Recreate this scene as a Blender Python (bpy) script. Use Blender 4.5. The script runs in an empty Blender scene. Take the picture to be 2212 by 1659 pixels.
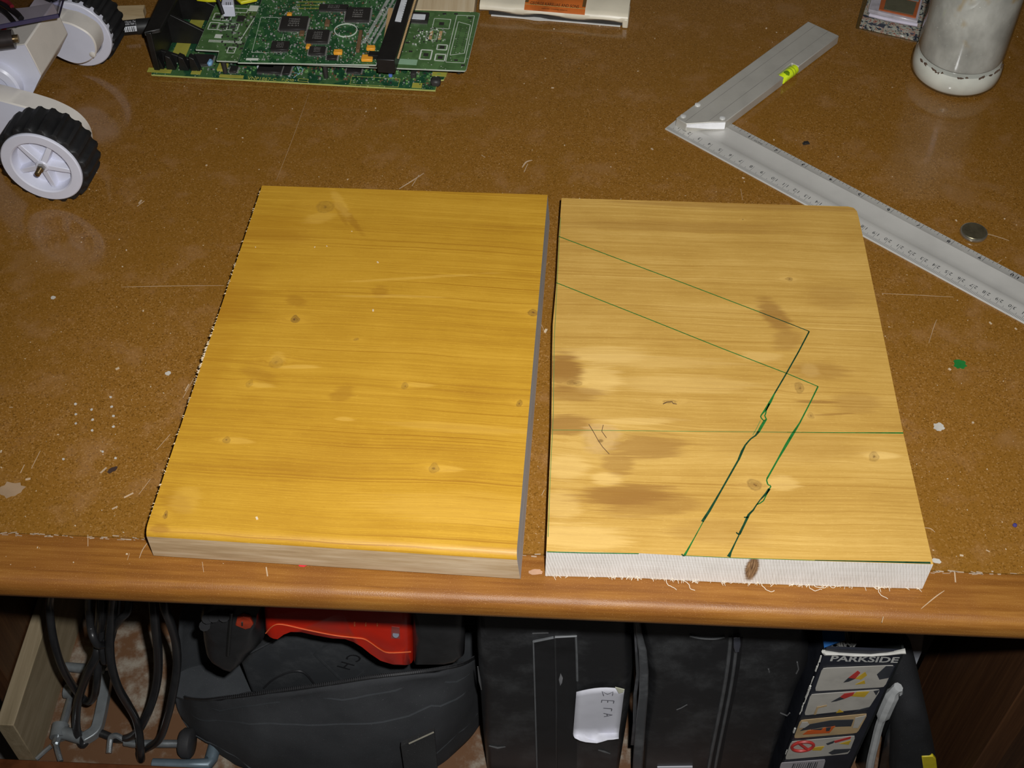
import bpy, math, random
from math import sin, cos, pi, radians
from mathutils import Vector, Matrix, noise as mnoise
import numpy as np

random.seed(7)
S = bpy.context.scene
COL = S.collection
# ------------------------------------------------------------------ camera
FPX, PITCH, ROLL, HC = 2801.1, 0.853645, 0.0065256, 0.64334
IW, IH = 2212, 1659
cd = bpy.data.cameras.new('camera')
cd.sensor_width = 36; cd.lens = FPX / IW * 36; cd.clip_start = .01; cd.clip_end = 50
cam = bpy.data.objects.new('camera', cd); COL.objects.link(cam)
CAMM = Matrix.Translation((0, 0, HC)) @ Matrix.Rotation(pi/2 - PITCH, 4, 'X') @ Matrix.Rotation(ROLL, 4, 'Z')
cam.matrix_world = CAMM
S.camera = cam
# ------------------------------------------------------------------ world, flash, exposure
wd = bpy.data.worlds.new('world'); S.world = wd; wd.use_nodes = True
wd.node_tree.nodes['Background'].inputs[0].default_value = (1, .9, .75, 1)
wd.node_tree.nodes['Background'].inputs[1].default_value = .035
fl = bpy.data.lights.new('camera_flash', 'SPOT')
fl.energy = 43; fl.spot_size = radians(82); fl.spot_blend = 1.0; fl.shadow_soft_size = .009
fl.color = (1.0, 1.0, .99)
flo = bpy.data.objects.new('camera_flash', fl); COL.objects.link(flo)
flo.matrix_world = CAMM @ Matrix.Translation((.036, .036, 0)) @ Matrix.Rotation(radians(-2.0), 4, 'X')
S.view_settings.view_transform = 'Standard'; S.view_settings.look = 'None'
S.view_settings.exposure = 0; S.view_settings.gamma = 1; S.view_settings.use_curve_mapping = False
S.cycles.max_bounces = 8; S.cycles.caustics_reflective = False; S.cycles.caustics_refractive = False

# ------------------------------------------------------------------ pixel -> place helpers
def ray(u, v):
    a = u - IW/2; b = v - IH/2
    c, s = cos(-ROLL), sin(-ROLL)
    a, b = c*a - s*b, s*a + c*b
    cp, sp = cos(PITCH), sin(PITCH)
    return Vector((a/FPX, cp - b/FPX*sp, -sp - b/FPX*cp))
def at(u, v, z=0.0):
    d = ray(u, v); t = (z - HC)/d.z
    return Vector((0, 0, HC)) + d*t
YS = .0411                                            # slope of the desk front
def aty(u, v, Y):
    d = ray(u, v); t = Y/(d.y + YS*d.x)
    return Vector((0, 0, HC)) + d*t
def atpl(u, v, p, n):
    d = ray(u, v); o = Vector((0, 0, HC)); t = (Vector(p)-o).dot(n)/d.dot(n)
    return o + d*t

# ------------------------------------------------------------------ materials
def newmat(name):
    m = bpy.data.materials.new(name); m.use_nodes = True
    return m, m.node_tree, m.node_tree.nodes['Principled BSDF']
class NT:
    def __init__(s, nt): s.nt = nt
    def n(s, typ, **kw):
        x = s.nt.nodes.new(typ)
        for k, v in kw.items(): setattr(x, k, v)
        return x
    def put(s, sock, val):
        if isinstance(val, bpy.types.NodeSocket): s.nt.links.new(val, sock)
        elif val is not None: sock.default_value = val
    def math(s, op, a, b=None, c=None, clamp=False):
        x = s.n('ShaderNodeMath', operation=op, use_clamp=clamp)
        s.put(x.inputs[0], a)
        if b is not None: s.put(x.inputs[1], b)
        if c is not None: s.put(x.inputs[2], c)
        return x.outputs[0]
    def vmath(s, op, a, b=None, out=0):
        x = s.n('ShaderNodeVectorMath', operation=op)
        s.put(x.inputs[0], a)
        if b is not None: s.put(x.inputs[1], b)
        return x.outputs[out]
    def coord(s, which='Object'):
        return s.n('ShaderNodeTexCoord').outputs[which]
    def noise(s, vec, scale, detail=3, rough=.55, dist=0):
        x = s.n('ShaderNodeTexNoise'); s.put(x.inputs['Vector'], vec)
        x.inputs['Scale'].default_value = scale; x.inputs['Detail'].default_value = detail
        x.inputs['Roughness'].default_value = rough; x.inputs['Distortion'].default_value = dist
        return x.outputs[0]
    def vor(s, vec, scale, rnd=1):
        x = s.n('ShaderNodeTexVoronoi'); s.put(x.inputs['Vector'], vec)
        x.inputs['Scale'].default_value = scale; x.inputs['Randomness'].default_value = rnd
        return x
    def smooth(s, v, lo, hi, a=0., b=1.):
        x = s.n('ShaderNodeMapRange', interpolation_type='SMOOTHSTEP'); s.put(x.inputs[0], v)
        x.inputs[1].default_value = lo; x.inputs[2].default_value = hi
        x.inputs[3].default_value = a; x.inputs[4].default_value = b
        return x.outputs[0]
    def mix(s, f, a, b, mode='MIX'):
        x = s.n('ShaderNodeMix', data_type='RGBA', blend_type=mode)
        s.put(x.inputs[0], f)
        s.put(x.inputs[6], a if isinstance(a, bpy.types.NodeSocket) else (*a, 1) if len(a) == 3 else a)
        s.put(x.inputs[7], b if isinstance(b, bpy.types.NodeSocket) else (*b, 1) if len(b) == 3 else b)
        return x.outputs[2]
    def ramp(s, v, stops):
        x = s.n('ShaderNodeValToRGB'); s.put(x.inputs[0], v)
        el = x.color_ramp.elements
        while len(el) < len(stops): el.new(.5)
        for e, (p, c) in zip(el, stops): e.position = p; e.color = (*c, 1)
        return x.outputs[0]
    def map(s, vec, scale=(1, 1, 1), loc=(0, 0, 0), rot=(0, 0, 0)):
        x = s.n('ShaderNodeMapping'); s.put(x.inputs[0], vec)
        x.inputs[1].default_value = loc; x.inputs[2].default_value = rot; x.inputs[3].default_value = scale
        return x.outputs[0]
    def bump(s, h, strength=.3, dist=.001):
        x = s.n('ShaderNodeBump'); x.inputs['Strength'].default_value = strength
        x.inputs['Distance'].default_value = dist; s.put(x.inputs['Height'], h)
        return x.outputs[0]

MATS = {}
def M(name, col, rough=.5, metal=0., var=.12, vscale=60, bump=0., bscale=400, spec=.5, coat=0., trans=0., ior=1.45, alpha=1., stretch=(1, 1, 1)):
    """plain procedural material with a little noise variation"""
    if name in MATS: return MATS[name]
    m, nt, b = newmat(name); g = NT(nt)
    co = g.map(g.coord(), stretch)
    nz = g.noise(co, vscale, 4, .6)
    c2 = tuple(max(0, x*(1-var*2)) for x in col); c3 = tuple(min(1, x*(1+var)) for x in col)
    g.put(b.inputs['Base Color'], g.ramp(nz, [(.25, c2), (.5, col), (.75, c3)]))
    g.put(b.inputs['Roughness'], g.smooth(nz, .2, .8, max(.02, rough-.06), min(1, rough+.06)))
    b.inputs['Metallic'].default_value = metal; b.inputs['Specular IOR Level'].default_value = spec
    b.inputs['Coat Weight'].default_value = coat; b.inputs['Transmission Weight'].default_value = trans
    b.inputs['IOR'].default_value = ior; b.inputs['Alpha'].default_value = alpha
    if bump: g.put(b.inputs['Normal'], g.bump(g.noise(co, bscale, 3), bump, .0006))
    MATS[name] = m
    return m

def knot_group():
    ng = bpy.data.node_groups.new('knot', 'ShaderNodeTree')
    I = ng.interface
    I.new_socket('P', in_out='INPUT', socket_type='NodeSocketVector')
    I.new_socket('C', in_out='INPUT', socket_type='NodeSocketVector')
    I.new_socket('Inv', in_out='INPUT', socket_type='NodeSocketVector')
    I.new_socket('Amp', in_out='INPUT', socket_type='NodeSocketFloat')
    for o in ('Deflect', 'Core', 'Halo'): I.new_socket(o, in_out='OUTPUT', socket_type='NodeSocketFloat')
    g = NT(ng); gi = g.n('NodeGroupInput'); go = g.n('NodeGroupOutput')
    d = g.vmath('SUBTRACT', gi.outputs['P'], gi.outputs['C'])
    e = g.vmath('MULTIPLY', d, gi.outputs['Inv'])
    L = g.vmath('LENGTH', e, out=1)
    far = g.vmath('LENGTH', g.vmath('MULTIPLY', e, (.28, .6, 0)), out=1)
    ex = g.math('EXPONENT', g.math('MULTIPLY', g.math('POWER', far, 2.), -1.))
    sp = g.n('ShaderNodeSeparateXYZ'); g.put(sp.inputs[0], e)
    df = g.math('MULTIPLY', g.math('MULTIPLY', g.math('TANH', sp.outputs[1]), ex), gi.outputs['Amp'])
    g.put(go.inputs['Deflect'], df)
    ring = g.math('MULTIPLY', g.smooth(g.math('ABSOLUTE', g.math('SUBTRACT', L, .85)), .35, .0), .5)
    ring2 = g.math('MULTIPLY', g.smooth(g.math('ABSOLUTE', g.math('SUBTRACT', L, .45)), .14, .0), .5)
    fill = g.math('MULTIPLY', g.smooth(L, 1.2, .4), .5)
    g.put(go.inputs['Core'], g.math('MAXIMUM', g.math('MAXIMUM', g.math('MAXIMUM', ring, ring2), fill), g.smooth(L, .5, .1)))
    g.put(go.inputs['Halo'], ex)
    return ng
KG = knot_group()
def board_mat(name, light, mid, dark, knots, blobs, seed, ringf=150., contrast=1.0, speck=True, rough=.42):
    """flat-sawn pine under a honey stain; x runs with the grain. knots: (x, y, rx, ry, amp, darkness); blobs: (x, y, rx, ry, strength, rot)"""
    m, nt, b = newmat(name); g = NT(nt)
    P = g.coord('Object')
    flat = g.vmath('MULTIPLY', P, (1, 1, 0))
    wn_ = g.n('ShaderNodeTexNoise'); g.put(wn_.inputs['Vector'], flat); wn_.inputs['Scale'].default_value = 170; wn_.inputs['Detail'].default_value = 3
    kp = g.vmath('ADD', flat, g.vmath('MULTIPLY', g.vmath('SUBTRACT', wn_.outputs['Color'], (.5, .5, .5)), (.0042, .0042, 0)))
    defl = None; core = None; halo = None
    for (x, y, rx, ry, amp, dk) in knots:
        k = g.n('ShaderNodeGroup'); k.node_tree = KG
        g.put(k.inputs['P'], kp); k.inputs['C'].default_value = (x, y, 0)
        k.inputs['Inv'].default_value = (1/rx, 1/ry, 0); k.inputs['Amp'].default_value = amp
        defl = k.outputs['Deflect'] if defl is None else g.math('ADD', defl, k.outputs['Deflect'])
        c = g.math('MULTIPLY', k.outputs['Core'], min(1.3, dk*1.5)); core = c if core is None else g.math('MAXIMUM', core, c)
        h = g.math('MULTIPLY', k.outputs['Halo'], min(1, abs(dk)+.35)); halo = h if halo is None else g.math('MAXIMUM', halo, h)
    sp = g.n('ShaderNodeSeparateXYZ'); g.put(sp.inputs[0], flat)
    low = g.math('MULTIPLY', g.math('SUBTRACT', g.noise(g.map(flat, (6, 12, 1), (seed, seed*.7, 0)), 1, 2, .5), .5), .010)
    yy = g.math('ADD', g.math('SUBTRACT', sp.outputs[1], defl), low)
    cb = g.n('ShaderNodeCombineXYZ'); g.put(cb.inputs[0], sp.outputs[0]); g.put(cb.inputs[1], yy)
    gv = cb.outputs[0]
    n1 = g.noise(g.map(gv, (3.5, ringf*3, 1), (seed, 0, 0)), 1, 3, .65)
    n2 = g.noise(g.map(gv, (60, ringf*16, 1), (0, seed, 0)), 1, 3, .7)
    n3 = g.noise(g.map(gv, (2.5, 34, 1), (seed*2, seed, 0)), 1, 3, .55)
    n4 = g.noise(g.map(flat, (22, 30, 1), (seed, seed*2, 0)), 1, 3, .55)
    v = g.math('ADD', g.math('MULTIPLY', n1, .32), g.math('MULTIPLY', n2, .26))
    v = g.math('ADD', v, g.math('MULTIPLY', n3, .26))
    v = g.math('ADD', v, g.math('MULTIPLY', n4, .16))
    lo, hi = .5-.17/contrast, .5+.18/contrast
    col = g.ramp(v, [(lo, light), (.5, mid), (hi, dark)])
    # thin late-wood lines
    line = g.smooth(g.noise(g.map(gv, (1.6, ringf*4.2, 1), (seed*3, 4, 0)), 1, 1, .5), .60, .70)
    gate = g.smooth(g.noise(g.map(gv, (4, 30, 1), (seed, 9, 0)), 1, 2), .38, .6, .15, 1.)
    col = g.mix(g.math('MULTIPLY', g.math('MULTIPLY', line, gate), .75), col, dark)
    pore = g.smooth(g.noise(g.map(flat, (230, 3600, 1), (seed, 2, 0)), 1, 2, .6), .60, .72)
    col = g.mix(g.math('MULTIPLY', pore, .45), col, dark)
    gl = g.smooth(g.noise(g.map(flat, (300, 2600, 1), (seed, 8, 0)), 1, 2, .6), .62, .74)
    col = g.mix(g.math('MULTIPLY', gl, .40), col, tuple(min(1, x*1.25) for x in light))
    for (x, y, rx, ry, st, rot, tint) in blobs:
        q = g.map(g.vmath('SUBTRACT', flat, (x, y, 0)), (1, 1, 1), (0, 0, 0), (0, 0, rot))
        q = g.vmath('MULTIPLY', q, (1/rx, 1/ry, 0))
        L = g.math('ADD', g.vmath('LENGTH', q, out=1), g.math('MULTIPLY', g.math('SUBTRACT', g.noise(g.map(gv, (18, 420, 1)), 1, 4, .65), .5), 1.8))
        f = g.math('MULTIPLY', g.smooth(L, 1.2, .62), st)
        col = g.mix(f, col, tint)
    col = g.mix(g.math('MULTIPLY', halo, .30), col, tuple(x*1.1 for x in light))
    kc = g.ramp(g.noise(g.map(flat, (420, 420, 1)), 1, 3), [(.3, (.05, .022, .008)), (.7, (.24, .12, .03))])
    col = g.mix(g.math('MINIMUM', core, 1.), col, kc)
    if speck:
        sn = g.smooth(g.noise(g.map(flat, (900, 1500, 1)), 1, 1), .70, .8)
        col = g.mix(g.math('MULTIPLY', sn, .35), col, light)
    g.put(b.inputs['Base Color'], col)
    g.put(b.inputs['Roughness'], g.smooth(n1, .2, .8, rough-.08, rough+.1))
    b.inputs['Specular IOR Level'].default_value = .35
    g.put(b.inputs['Normal'], g.bump(g.math('ADD', n1, g.math('MULTIPLY', n2, .6)), .22, .0004))
    return m

def mat_desk():
    m, nt, b = newmat('varnished_hardboard'); g = NT(nt)
    P = g.coord('Object')
    n1 = g.noise(P, 950, 4, .8); n2 = g.noise(P, 9, 4, .55); n3 = g.noise(g.map(P, (1, 1, 1), (5, 2, 0)), 2600, 2, .6)
    col = g.ramp(n1, [(.30, (.175, .074, .011)), (.5, (.228, .103, .017)), (.70, (.290, .136, .027))])
    vc = g.vor(P, 1150); wc = g.n('ShaderNodeTexWhiteNoise'); g.put(wc.inputs[0], vc.outputs['Position'])
    col = g.mix(g.smooth(wc.outputs[0], .0, .25, .65, 0.), col, (.085, .035, .005)); col = g.mix(g.smooth(wc.outputs[0], .8, 1., 0., .6), col, (.38, .21, .075))
    col = g.mix(g.smooth(n2, .35, .7, 0, .45), col, (.195, .088, .010))
    col = g.mix(g.smooth(n3, .63, .70, 0, .7), col, (.035, .014, .004))
    col = g.mix(g.smooth(g.noise(g.map(P, (1, 1, 1), (7, 3, 0)), 38, 4, .65), .50, .72, 0, .30), col, (.34, .185, .085))
    v = g.vor(P, 260); sz = g.math('MULTIPLY', g.n('ShaderNodeTexWhiteNoise').outputs[0], 1.)
    wn = g.n('ShaderNodeTexWhiteNoise'); g.put(wn.inputs[0], v.outputs['Position'])
    thr = g.math('MULTIPLY', g.smooth(wn.outputs[0], .72, 1.), .11)
    sp = g.math('LESS_THAN', v.outputs['Distance'], thr)
    col = g.mix(g.math('MULTIPLY', sp, .55), col, (.48, .36, .22))
    # faint round water marks left by cups
    hz = g.noise(P, 60, 3)
    for (x, y, r, w, st) in RINGS:
        L = g.vmath('LENGTH', g.vmath('SUBTRACT', g.vmath('MULTIPLY', P, (1, 1, 0)), (x, y, 0)), out=1)
        rg = g.smooth(g.math('ABSOLUTE', g.math('SUBTRACT', L, r*.86)), r*w, 0)
        ins = g.smooth(L, r*1.02, r*.80, 0, .45)
        f = g.math('MULTIPLY', g.math('MULTIPLY', g.math('MAXIMUM', rg, ins), hz), st)
        col = g.mix(f, col, (.30, .20, .13))
    for (x, y, rx, ry, st, tn) in OILS:
        q = g.vmath('MULTIPLY', g.vmath('SUBTRACT', P, (x, y, 0)), (1/rx, 1/ry, 0))
        L = g.math('ADD', g.vmath('LENGTH', q, out=1), g.math('MULTIPLY', g.math('SUBTRACT', g.noise(P, 160, 4), .5), 1.6))
        col = g.mix(g.smooth(L, 1.3, .5, 0, st), col, tn)
    # pale hazy scuffs
    pt = g.smooth(g.noise(g.map(P, (1, 1, 1), (3.3, 1.2, 0)), 14, 3, .6), .60, .72, 0, .55)
    col = g.mix(pt, col, (.26, .135, .05))
    g.put(b.inputs['Base Color'], col)
    g.put(b.inputs['Roughness'], g.smooth(n2, .3, .7, .09, .17))
    b.inputs['Specular IOR Level'].default_value = .5
    g.put(b.inputs['Normal'], g.bump(g.noise(P, 120, 3), .02, .0004))
    return m
RINGS = []; OILS = []
DKO, LTO = (.075, .028, .006), (.44, .33, .22)
for (u, v, rx, ry, st, tn) in ((265, 762, .008, .005, .6, DKO), (405, 690, .009, .007, .5, DKO), (365, 735, .007, .006, .4, DKO), (250, 1060, .004, .006, .4, DKO), (1150, 900, .006, .01, .3, DKO), (708, 255, .005, .013, .5, LTO), (1990, 400, .004, .012, .35, LTO), (1910, 620, .007, .007, .4, LTO), (2050, 1130, .012, .006, .3, LTO), (760, 330, .012, .022, .3, (.26, .11, .02)), (1650, 250, .012, .004, .25, LTO), (2095, 640, .006, .02, .15, LTO)):
    q = at(u, v); OILS.append((q.x, q.y, rx, ry, st, tn))
for (u, v, r, w, st) in ((145, 495, .0255, .22, .75), (1497, 118, .0105, .3, .8), (215, 225, .022, .3, .5), (935, 30, .02, .3, .6), (30, 480, .02, .3, .5)):
    q = at(u, v); RINGS.append((q.x, q.y, r, w, st))

def mat_strip():
    m, nt, b = newmat('orange_brown_edging_wood'); g = NT(nt)
    P = g.map(g.coord('Object'), (1, 1, 1), (0, 0, 0), (0, 0, radians(2.35)))
    n1 = g.noise(g.map(P, (12, 260, 200)), 1, 4, .65); n2 = g.noise(g.map(P, (22, 9, 9)), 1, 3); n3 = g.noise(P, 1500, 2)
    col = g.ramp(n1, [(.25, (.135, .046, .008)), (.5, (.225, .088, .015)), (.75, (.31, .138, .028))])
    col = g.mix(g.smooth(n2, .4, .7, 0, .45), col, (.165, .056, .010))
    col = g.mix(g.smooth(n3, .60, .72, 0, .45), col, (.40, .20, .065))
    g.put(b.inputs['Base Color'], col); g.put(b.inputs['Roughness'], g.smooth(n2, .3, .7, .38, .5)); b.inputs['Specular IOR Level'].default_value = .3
    g.put(b.inputs['Normal'], g.bump(g.math('ADD', n1, n3), .25, .0006))
    return m

def mat_raw(name, a, c, d, sx=20, sy=400, sz=400, rough=.7, bump=.3):
    m, nt, b = newmat(name); g = NT(nt); P = g.coord('Object')
    n1 = g.noise(g.map(P, (sx, sy, sz)), 1, 4, .65)
    n2 = g.noise(g.map(P, (sx*.4, sy*.12, sz*.12)), 1, 3)
    col = g.ramp(g.math('ADD', g.math('MULTIPLY', n1, .6), g.math('MULTIPLY', n2, .4)), [(.3, a), (.5, c), (.7, d)])
    g.put(b.inputs['Base Color'], col); b.inputs['Roughness'].default_value = rough
    b.inputs['Specular IOR Level'].default_value = .25
    g.put(b.inputs['Normal'], g.bump(n1, bump, .0005))
    return m
def mat_sawn(name, knot=None):
    """freshly sawn pale end of a plank with fine upright saw marks"""
    m, nt, b = newmat(name); g = NT(nt); P = g.coord('Object')
    n1 = g.noise(g.map(P, (1400, 20, 60)), 1, 2, .6); n2 = g.noise(g.map(P, (25, 30, 900)), 1, 3); n3 = g.noise(P, 40, 3)
    w = g.n('ShaderNodeTexWave', wave_type='BANDS', bands_direction='X', wave_profile='SIN')
    g.put(w.inputs[0], g.map(P, (1, 1, 1), (0, 0, 0), (0, radians(14), 0))); w.inputs['Scale'].default_value = 190; w.inputs['Distortion'].default_value = 1.5
    v = g.math('ADD', g.math('MULTIPLY', n1, .35), g.math('MULTIPLY', n2, .30)); v = g.math('ADD', v, g.math('MULTIPLY', w.outputs['Fac'], .14))
    v = g.math('ADD', v, g.math('MULTIPLY', n3, .21))
    col = g.ramp(v, [(.28, (.50, .46, .41)), (.48, (.66, .62, .57)), (.7, (.80, .77, .73))])
    if knot:
        q = g.vmath('MULTIPLY', g.vmath('SUBTRACT', P, knot[:3]), (1/knot[3], 0, 1/knot[4]))
        q = g.map(q, (1, 1, 1), (0, 0, 0), (0, knot[5], 0))
        L = g.math('ADD', g.vmath('LENGTH', q, out=1), g.math('MULTIPLY', g.math('SUBTRACT', n2, .5), .8))
        f = g.smooth(L, 1.1, .7); st = g.noise(g.map(P, (1500, 20, 130)), 1, 3)
        col = g.mix(f, col, g.ramp(st, [(.3, (.05, .025, .012)), (.6, (.30, .17, .08)), (.8, (.5, .36, .22))]))
    g.put(b.inputs['Base Color'], col); b.inputs['Roughness'].default_value = .75
    b.inputs['Specular IOR Level'].default_value = .25
    g.put(b.inputs['Normal'], g.bump(g.math('ADD', n1, w.outputs['Fac']), .25, .0004))
    return m
def mat_fabric(name, a, c, scale=2200, rough=.9, bump=.4):
    m, nt, b = newmat(name); g = NT(nt); P = g.coord('Object')
    n1 = g.noise(P, scale, 2, .7); n2 = g.noise(P, 16, 4, .6); n3 = g.noise(P, 900, 1)
    col = g.ramp(n2, [(.3, a), (.7, c)])
    col = g.mix(g.smooth(n1, .55, .8, 0, .4), col, tuple(min(1, x*2+.01) for x in c))
    col = g.mix(g.smooth(n3, .72, .8, 0, .5), col, (.16, .155, .15))
    g.put(b.inputs['Base Color'], col); b.inputs['Roughness'].default_value = rough
    b.inputs['Specular IOR Level'].default_value = .3
    g.put(b.inputs['Normal'], g.bump(g.math('ADD', n1, g.math('MULTIPLY', n2, 2.)), bump, .0006))
    return m
def mat_dusty(name, base, dust, amount=.5, rough=.6, scale=22):
    m, nt, b = newmat(name); g = NT(nt); P = g.coord('Object')
    n1 = g.noise(P, scale, 5, .65); n2 = g.noise(P, 900, 2)
    f = g.math('MULTIPLY', g.smooth(n1, .45, .72), g.math('ADD', g.math('MULTIPLY', n2, .8), amount))
    g.put(b.inputs['Base Color'], g.mix(g.math('MINIMUM', f, 1.), base, dust))
    b.inputs['Roughness'].default_value = rough
    g.put(b.inputs['Normal'], g.bump(n2, .15, .0004))
    return m
def mat_glass(name, col, rough=.03, ior=1.45):
    m, nt, b = newmat(name); g = NT(nt)
    nt.nodes.remove(b)
    out = nt.nodes['Material Output']
    tr = g.n('ShaderNodeBsdfTransparent'); gl = g.n('ShaderNodeBsdfGlossy'); gl.inputs['Roughness'].default_value = rough
    nz = g.noise(g.coord(), 30, 3)
    g.put(tr.inputs[0], g.ramp(nz, [(.3, tuple(x*.93 for x in col)), (.7, col)]))
    lw = g.n('ShaderNodeLayerWeight'); lw.inputs[0].default_value = .5
    fr = g.math('ADD', g.math('MULTIPLY', g.math('POWER', lw.outputs['Facing'], 4.5), .9), .04)
    mx = g.n('ShaderNodeMixShader'); g.put(mx.inputs[0], fr); g.put(mx.inputs[1], tr.outputs[0]); g.put(mx.inputs[2], gl.outputs[0])
    g.put(out.inputs[0], mx.outputs[0])
    return m

# ------------------------------------------------------------------ mesh helpers
class MB:
    def __init__(s): s.v = []; s.f = []; s.mi = []; s.cur = 0
    def add(s, vs, fs):
        o = len(s.v); s.v += [Vector(x) for x in vs]; s.f += [tuple(i+o for i in f) for f in fs]; s.mi += [s.cur]*len(fs)
        return s
    def box(s, c, size, R=None):
        c = Vector(c); hx, hy, hz = (x/2 for x in size); vs = []
        for z in (-hz, hz):
            for (x, y) in ((-hx, -hy), (hx, -hy), (hx, hy), (-hx, hy)):
                p = Vector((x, y, z)); vs.append(c + (R @ p if R else p))
        return s.add(vs, [(3, 2, 1, 0), (4, 5, 6, 7), (0, 1, 5, 4), (1, 2, 6, 5), (2, 3, 7, 6), (3, 0, 4, 7)])
    def prism(s, pts, vec):
        n = len(pts); vec = Vector(vec); a = [Vector(p) for p in pts]
        return s.add(a + [p+vec for p in a], [tuple(range(n))[::-1], tuple(range(n, 2*n))] + [(i, (i+1) % n, n+(i+1) % n, n+i) for i in range(n)])
    def loft(s, rings, caps=True, closed=True):
        n = len(rings[0]); vs = [Vector(p) for r in rings for p in r]; fs = []
        for k in range(len(rings)-1):
            for i in range(n if closed else n-1):
                j = (i+1) % n; fs.append((k*n+i, k*n+j, (k+1)*n+j, (k+1)*n+i))
        if caps: fs += [tuple(range(n))[::-1], tuple(range((len(rings)-1)*n, len(rings)*n))]
        return s.add(vs, fs)
    def tube(s, path, r, n=8, caps=True):
        P = [Vector(p) for p in path]; rings = []; up = None
        rr = r if isinstance(r, (list, tuple)) else [r]*len(P)
        for i, p in enumerate(P):
            t = (P[min(i+1, len(P)-1)] - P[max(i-1, 0)])
            if t.length < 1e-9: t = Vector((0, 0, 1))
            t.normalize()
            if up is None: up = t.orthogonal().normalized()
            up = (up - t*up.dot(t))
            if up.length < 1e-6: up = t.orthogonal()
            up.normalize(); w = t.cross(up)
            rings.append([p + (up*cos(2*pi*k/n) + w*sin(2*pi*k/n))*rr[i] for k in range(n)])
        return s.loft(rings, caps)
    def lathe(s, prof, M4, n=48, caps=True):
        return s.loft([[M4 @ Vector((r*cos(2*pi*k/n), r*sin(2*pi*k/n), z)) for k in range(n)] for r, z in prof], caps)
    def pillow(s, pts, vec, rad, steps=4, back=True):
        """outline extruded along vec with rounded front and back rims"""
        a = [Vector(p) for p in pts]; c = sum(a, Vector())/len(a); vec = Vector(vec); L = vec.length; nrm = vec/L
        rings = []
        def ring(ins, h):
            out = []
            for p in a:
                d = c - p; l = d.length; out.append(p + d*(min(ins, l*.9)/l) + nrm*h)
            return out
        for k in range(steps+1):
            t = k/steps*pi/2; rings.append(ring(rad*(1-sin(t)), rad*(1-cos(t))))
        for k in range(steps+1):
            t = k/steps*pi/2; rings.append(ring(rad*(1-cos(t)), L - rad*(1-sin(t))))
        return s.loft(rings)
    def sheet(s, rows):
        return s.loft(rows, caps=False, closed=False)
    def ribbon(s, pts, w, nrm, h=.0002):
        """flat stroke of width w lying on a surface with normal nrm"""
        P = [Vector(p) for p in pts]; nrm = Vector(nrm); L = []; R = []
        ww = w if isinstance(w, (list, tuple)) else [w]*len(P)
        for i, p in enumerate(P):
            t = (P[min(i+1, len(P)-1)] - P[max(i-1, 0)]).normalized(); sd = t.cross(nrm)*ww[i]/2
            L.append(p+sd); R.append(p-sd)
        lo = [[a, b] for a, b in zip(L, R)]
        rings = [[a, a+nrm*h, b+nrm*h, b] for a, b in lo]
        return s.loft(rings)
def thing(name, loc, label, cat, group=None, rot=None):
    o = bpy.data.objects.new(name, None); COL.objects.link(o); o.location = loc; o.empty_display_size = .02
    if rot is not None: o.rotation_euler = (0, 0, rot)
    return tag(o, label, cat, group)
def tag(o, label=None, cat=None, group=None, kind=None):
    if label: o['label'] = label
    if cat: o['category'] = cat
    if group: o['group'] = group
    if kind: o['kind'] = kind
    return o
def build(name, mb, mat, parent=None, loc=None, smooth=40, bevel=0, local=False, label=None, kind=None, subd=0, bseg=2):
    """link a mesh; world-space vertices are re-based to the parent's (or own) origin"""
    me = bpy.data.meshes.new(name)
    root = parent
    while root is not None and root.parent is not None: root = root.parent
    if loc is None and parent is None:
        loc = Vector((0, 0, 0)) if not mb.v else Vector((sum(v.x for v in mb.v)/len(mb.v), sum(v.y for v in mb.v)/len(mb.v), min(v.z for v in mb.v)))
    off = Vector((0, 0, 0)) if local else (Vector(root.location) if root is not None else Vector(loc))
    if ZMIN is not None:
        for v in mb.v: v.z = max(v.z, ZMIN)
    me.from_pydata([tuple(v-off) for v in mb.v], [], mb.f); me.validate()
    for mt in (mat if isinstance(mat, (list, tuple)) else [mat]): me.materials.append(mt)
    if isinstance(mat, (list, tuple)) and len(me.polygons) == len(mb.mi): me.polygons.foreach_set('material_index', mb.mi)
    bpy_b = bmesh_fix(me)
    if smooth:
        me.polygons.foreach_set('use_smooth', [True]*len(me.polygons))
        me.set_sharp_from_angle(angle=radians(smooth))
    o = bpy.data.objects.new(name, me); COL.objects.link(o)
    if parent is not None: o.parent = parent
    else: o.location = off
    if bevel:
        md = o.modifiers.new('bevel', 'BEVEL'); md.width = bevel; md.segments = bseg; md.limit_method = 'ANGLE'; md.angle_limit = radians(35)
    if subd:
        md = o.modifiers.new('sub', 'SUBSURF'); md.levels = subd; md.render_levels = subd
    if label: o['label'] = label
    if kind: o['kind'] = kind
    return o
import bmesh
def bmesh_fix(me):
    bm = bmesh.new(); bm.from_mesh(me); bmesh.ops.recalc_face_normals(bm, faces=bm.faces); bm.to_mesh(me); bm.free()
def spline(pts, n=8):
    """Catmull-Rom through the points"""
    P = [Vector(p) for p in pts]; out = []
    for i in range(len(P)-1):
        p0, p1, p2, p3 = P[max(i-1, 0)], P[i], P[i+1], P[min(i+2, len(P)-1)]
        for k in range(n):
            t = k/n
            out.append(.5*((2*p1) + (p2-p0)*t + (2*p0-5*p1+4*p2-p3)*t*t + (3*p1-p0-3*p2+p3)*t**3))
    return out + [P[-1]]
TXT = {}
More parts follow.
